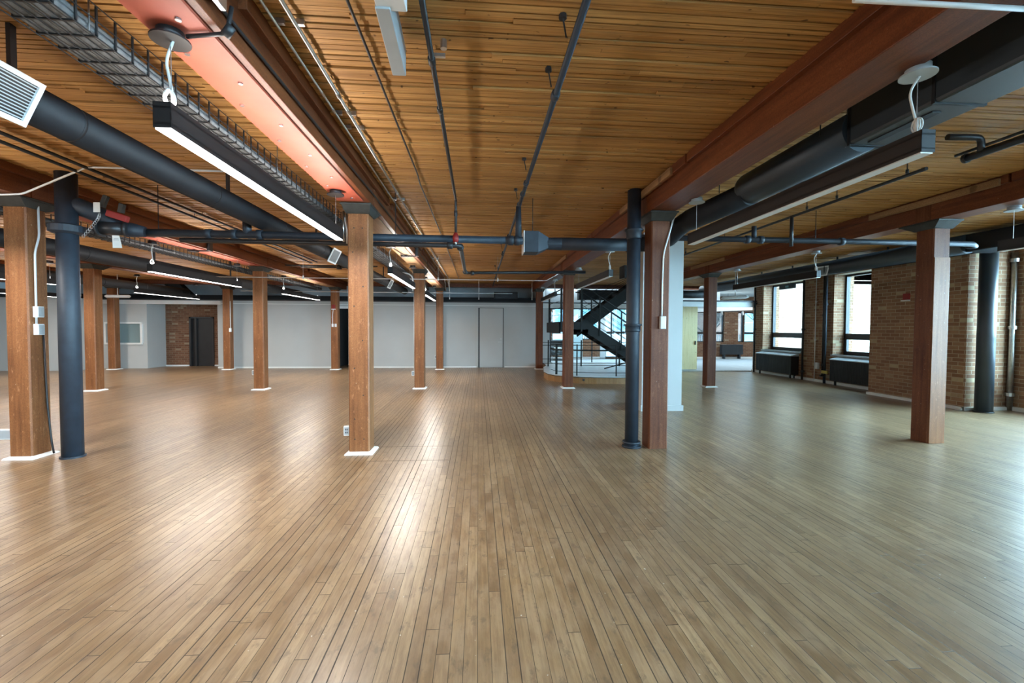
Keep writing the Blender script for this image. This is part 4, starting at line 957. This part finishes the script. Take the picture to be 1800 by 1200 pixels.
rp = [(2.14,12.9),(2.22,12.4),(2.5,12.1),(2.85,11.93),(3.3,11.81),(3.9,11.76),(4.6,11.76),(5.1,11.86),(5.35,12.15)]
for z_, r_ in ((1.04,.012),(.90,.022),(.68,.007),(.48,.007),(.30,.007)):
    pass
m = MB()
m.tube([(x,y,.90) for x, y in rp], .020, 8); m.build('handrail', 'steel', t, smooth=True)
m = MB()
for z_ in (1.04,.70,.49,.29): m.tube([(x,y,z_) for x, y in rp], .0075, 6)
m.build('railing_rod', 'steel', t, smooth=True)
for x, y, w in ((2.22,12.4,.055),(2.72,11.99,.03),(3.76,11.77,.028),(4.6,11.76,.028),(5.3,12.1,.03)):
    MB().box(x-w/2, y-w/2, .197, x+w/2, y+w/2, 1.06).build('railing_post', 'steel', t)
t = thing('platform_railing', (3.2, 15.0, .19), 'second low steel railing behind the staircase on the platform', 'railing')
m = MB()
for z_ in (1.02,.92,.45,.30): m.tube([(2.2,15.0,z_),(5.4,15.0,z_)], .010, 6)
m.build('railing_rod', 'steel', t)
m = MB()
for x in (2.4,3.55,4.9): m.box(x-.02,14.98,.197,x+.02,15.02,1.1)
m.build('railing_post', 'steel', t)

t = thing('steel_staircase', (3.6, 13.2, .19), 'dark steel switchback staircase rising from the curved platform', 'staircase')
def flight(x0, z0, x1, z1, ya, yb, name, riseh=.24, n=9, tex='steel'):
    for yc, nm in ((ya, 'stringer'), (yb, 'stringer')):
        MB().hexa([(x0,yc-.008,z0-riseh),(x0,yc+.008,z0-riseh),(x0,yc+.008,z0),(x0,yc-.008,z0)], [(x1,yc-.008,z1-riseh),(x1,yc+.008,z1-riseh),(x1,yc+.008,z1),(x1,yc-.008,z1)]).build(nm, 'steel', t)
    for i in range(n):
        a = (i+.5)/n; x = x0+(x1-x0)*a; z = z0+(z1-z0)*a-.10
        MB().box(x-.13, ya, z-.018, x+.13, yb, z+.018).box(x-.13 if x1 > x0 else x+.11, ya, z-.10, x-.11 if x1 > x0 else x+.13, yb, z).build('tread', 'steel', t)
# lower flight: down to the right ; landing ; upper flight: up to the right
flight(3.16, 1.69, 4.86, .62, 12.55, 13.45, 'lower', .34, 8)
MB().box(2.32, 12.53, 1.40, 3.17, 14.75, 1.47).box(2.32,12.53,1.40,3.17,12.56,1.69).box(2.30,12.53,1.36,2.36,14.75,1.69).build('landing', 'steel', t)
flight(3.10, 1.62, 5.2, 3.16, 13.75, 14.65, 'upper', .40, 9)
MB().hexa([(3.10,13.75,1.30),(3.10,14.65,1.30),(3.10,14.65,1.34),(3.10,13.75,1.34)], [(5.2,13.75,2.82),(5.2,14.65,2.82),(5.2,14.65,2.86),(5.2,13.75,2.86)]).build('flight_soffit', 'steel', t)
MB().bar((4.75,12.6,.45),(4.45,12.5,.215),.035,.035).bar((4.75,13.3,.50),(4.05,13.9,.215),.035,.035).bar((4.8,12.6,.60),(4.8,12.6,.20),.05,.05).bar((4.8,13.4,.60),(4.8,13.4,.20),.05,.05).build('stair_foot', 'steel', t)
# stair rails
for yc in (12.52, 13.50):
    hr = bendpath([(3.0,yc,2.62),(3.22,yc,2.60),(4.9,yc,1.50)], .2, 6)
    MB().tube(hr, .020, 8).build('handrail', 'steel', t, smooth=True)
    m = MB()
    for k in (1, 2, 3, 4): m.tube([(3.2,yc,1.72+.17*k),(4.88,yc,.66+.165*k)], .0075, 6)
    m.build('railing_rod', 'steel', t)
    for x in (3.5, 4.14, 4.72):
        zb = 1.69-(x-3.16)*.63; MB().box(x-.016, yc-.016, zb-.2, x+.016, yc+.016, zb+.93).build('railing_post', 'steel', t)
for x, y in ((2.38,12.55),(2.97,12.55),(2.38,14.7)):
    MB().box(x-.026, y-.026, 1.40, x+.026, y+.026, 2.66).build('newel_post', 'steel', t)
m = MB()
for k in (1,2,3,4): m.tube([(2.38,12.55,1.7+.2*k),(2.38,14.7,1.7+.2*k)], .0075, 6)
m.tube([(2.38,12.55,2.62),(2.38,14.7,2.62)], .018, 8); m.tube([(2.38,14.7,2.62),(3.1,14.7,2.66)], .018, 8)
m.build('landing_rail', 'steel', t)
m = MB()
for k in (0,1,2,3): m.tube([(3.15,13.72,1.85+.22*k),(4.9,13.72,3.12+.02*k)], .0075, 6)
m.build('railing_rod', 'steel', t)

# ================================================================ REAR ROOM CONTENTS
t = thing('leather_sofa', (3.6, 20.4, 0), 'dark leather armchair in front of the rear window, left of the stairs', 'armchair')
MB().box(3.35,20.1,.25,4.15,20.9,.48).build('seat', 'leather', t, bevel=.04)
MB().box(3.35,20.85,.25,4.15,21.05,.95).build('backrest', 'leather', t, bevel=.05)
for x in (3.35, 4.05): MB().box(x,20.1,.25,x+.12,20.9,.68).build('armrest', 'leather', t, bevel=.04)
for x, y in ((3.4,20.15),(4.1,20.15),(3.4,21.0),(4.1,21.0)): MB().cyl((x,y,0),(x,y,.25),.02,8).build('leg', 'silver', t)
MB().box(3.5,20.08,.5,3.85,20.3,.62).build('cushion', 'whitep', t, bevel=.03)
t = thing('radiator', (12.7, 21.3, .2), 'blue-black radiator on the rear room wall, right of the panel door', 'radiator')
MB().box(12.18,21.2,.23,13.27,21.42,.72).build('radiator_body', 'duct_grey', t)
MB().box(12.3,21.22,0,12.36,21.4,.23).box(13.1,21.22,0,13.16,21.4,.23).build('radiator_foot', 'duct_grey', t)
m = MB()
for i in range(20): m.box(12.2+.053*i,21.19,.25,12.225+.053*i,21.2,.70)
m.build('radiator_fins', 'frame', t)
t = thing('track_light', (11.3, 19.5, 2.5), 'black track with two small spotlights in the rear room', 'light')
MB().box(10.4,19.6,2.30,14.0,19.63,2.33).build('track', 'frame', t)
m = MB()
for x in (11.2, 12.2): MB().cyl((x,19.6,2.31),(x,19.55,2.15),.045,10).build('spotlight', 'silver', t)
MB().cyl((11.5,19.61,2.33),(11.5,19.61,3.14),.008,6).cyl((13.5,19.61,2.33),(13.5,19.61,3.14),.008,6).build('track_rod', 'frame', t)

for lx, ly, sx, sy, e in ((4.9, 19.3, 4.2, 3.2, 190), (12.0, 18.0, 7.5, 4.0, 250)):  # unseen fill lamps added to brighten the rear room
    l = bpy.data.lights.new('rear_fill', 'AREA'); l.shape = 'RECTANGLE'; l.size = sx; l.size_y = sy; l.energy = e; l.color = (.72, .90, 1.0)
    lo = bpy.data.objects.new('rear_fill', l); col.objects.link(lo); lo.location = (lx, ly, 3.12)
# ================================================================ OUTSIDE
def balustrade(x0, x1, y, z0, label):
    t = thing('balustrade', ((x0+x1)/2, y, z0), label, 'railing')
    m = MB(); x = x0
    while x < x1: m.box(x, y-.02, z0+.05, x+.045, y+.02, z0+.62); x += .11
    m.build('balusters', 'white_bldg', t)
    MB().box(x0, y-.03, z0, x1, y+.03, z0+.05).box(x0, y-.03, z0+.62, x1, y+.03, z0+.66).build('rails', 'white_bldg', t)
    MB().box(x0, y-.05, -.2, x0+.08, y+.05, z0+.66).box(x1-.08, y-.05, -.2, x1, y+.05, z0+.66).build('posts', 'white_bldg', t)
balustrade(4.9, 6.6, 22.4, .55, 'white railing outside the rear window behind the stairs')
balustrade(9.5, 14.0, 22.4, .55, 'white railing outside the rear room windows at right')
struct('ground_outside', MB().box(-40, 22.0, -3.4, 60, 90, -3.2).box(10.6, -40, -3.4, 60, 15.0, -3.2), 'wall_grey')
def building(name, boxp, mat, label, wins, face):
    x0,y0,z0,x1,y1,z1 = boxp
    t = thing(name, ((x0+x1)/2,(y0+y1)/2,z0), label, 'building')
    MB().box(*boxp).build('building_wall', mat, t)
    for (a, b, c_, d) in wins:
        if face == '-Y':
            f = MB().box(a, y0-.06, c_, b, y0-.001, d).build('facade_window', 'whitep', t)
            m = MB(); nx = max(1, int((b-a)/.5)); nz = max(1, int((d-c_)/.6))
            for i in range(nx):
                for j in range(nz): m.box(a+.05+(b-a-.05)*i/nx, y0-.07, c_+.05+(d-c_-.05)*j/nz, a+(b-a-.05)*(i+1)/nx, y0-.062, c_+(d-c_-.05)*(j+1)/nz)
            m.build('window_panes', 'winblue', f)
        else:
            f = MB().box(x0-.06, a, c_, x0-.001, b, d).build('facade_window', 'whitep', t)
            MB().box(x0-.07, a+.08, c_+.08, x0-.062, b-.08, d-.08).build('window_panes', 'winblue', f)
    MB().box(x0-.1, y0-.1, z1, x1+.1, y1+.1, z1+.3).build('parapet', mat, t)
building('white_building', (2, 42, -2, 16, 50, 12), 'white_bldg', 'white building with blue paned windows seen through the rear window by the stairs', [(7.3,8.6,1.3,3.6),(7.3,8.6,-.9,.5),(10,11.5,1.3,3.6),(13,14.5,1.3,3.6)], '-Y')
building('brick_house', (17.6, 32, -2, 21.2, 37, 7), 'brick_out2', 'red brick building outside the rear room between the windows', [(20.0,20.9,.6,3.4)], '-Y')
def tree(x, y, h, seed, label):
    rr = random.Random(seed); t = thing('bare_tree', (x, y, -2), label, 'tree')
    m = MB(); segs = []
    def grow(p, d, L, r, n):
        q = p+d*L; mid = p+d*L*.5+Vector((rr.uniform(-.06,.06),rr.uniform(-.06,.06),0))*L
        m.tube([p, mid, q], [r, r*.85, r*.7], 6 if n > 2 else 4)
        if n == 0: return
        for _ in range(3 if n > 1 else 3):
            dd = (d+Vector((rr.uniform(-.75,.75),rr.uniform(-.6,.6),rr.uniform(-.15,.55)))).normalized(); grow(q if _ else mid, dd, L*rr.uniform(.6,.8), r*.58, n-1)
    tr_ = MB().tube([(x,y,-2),(x+.1,y,-2+h*.3)], [.16,.12], 8).build('trunk', 'bark', t, smooth=True)
    for _ in range(3): grow(Vector((x+.1,y,-2+h*.3)), Vector((rr.uniform(-.5,.5),rr.uniform(-.3,.3),1)).normalized(), h*.22, .07, 5)
    m.build('branches', 'bark', t)
tree(14.2, 26.5, 6.5, 3, 'bare branched tree outside the rear room window, left one')
tree(18.6, 28.5, 7.0, 5, 'bare branched tree outside the rear room window, right one')
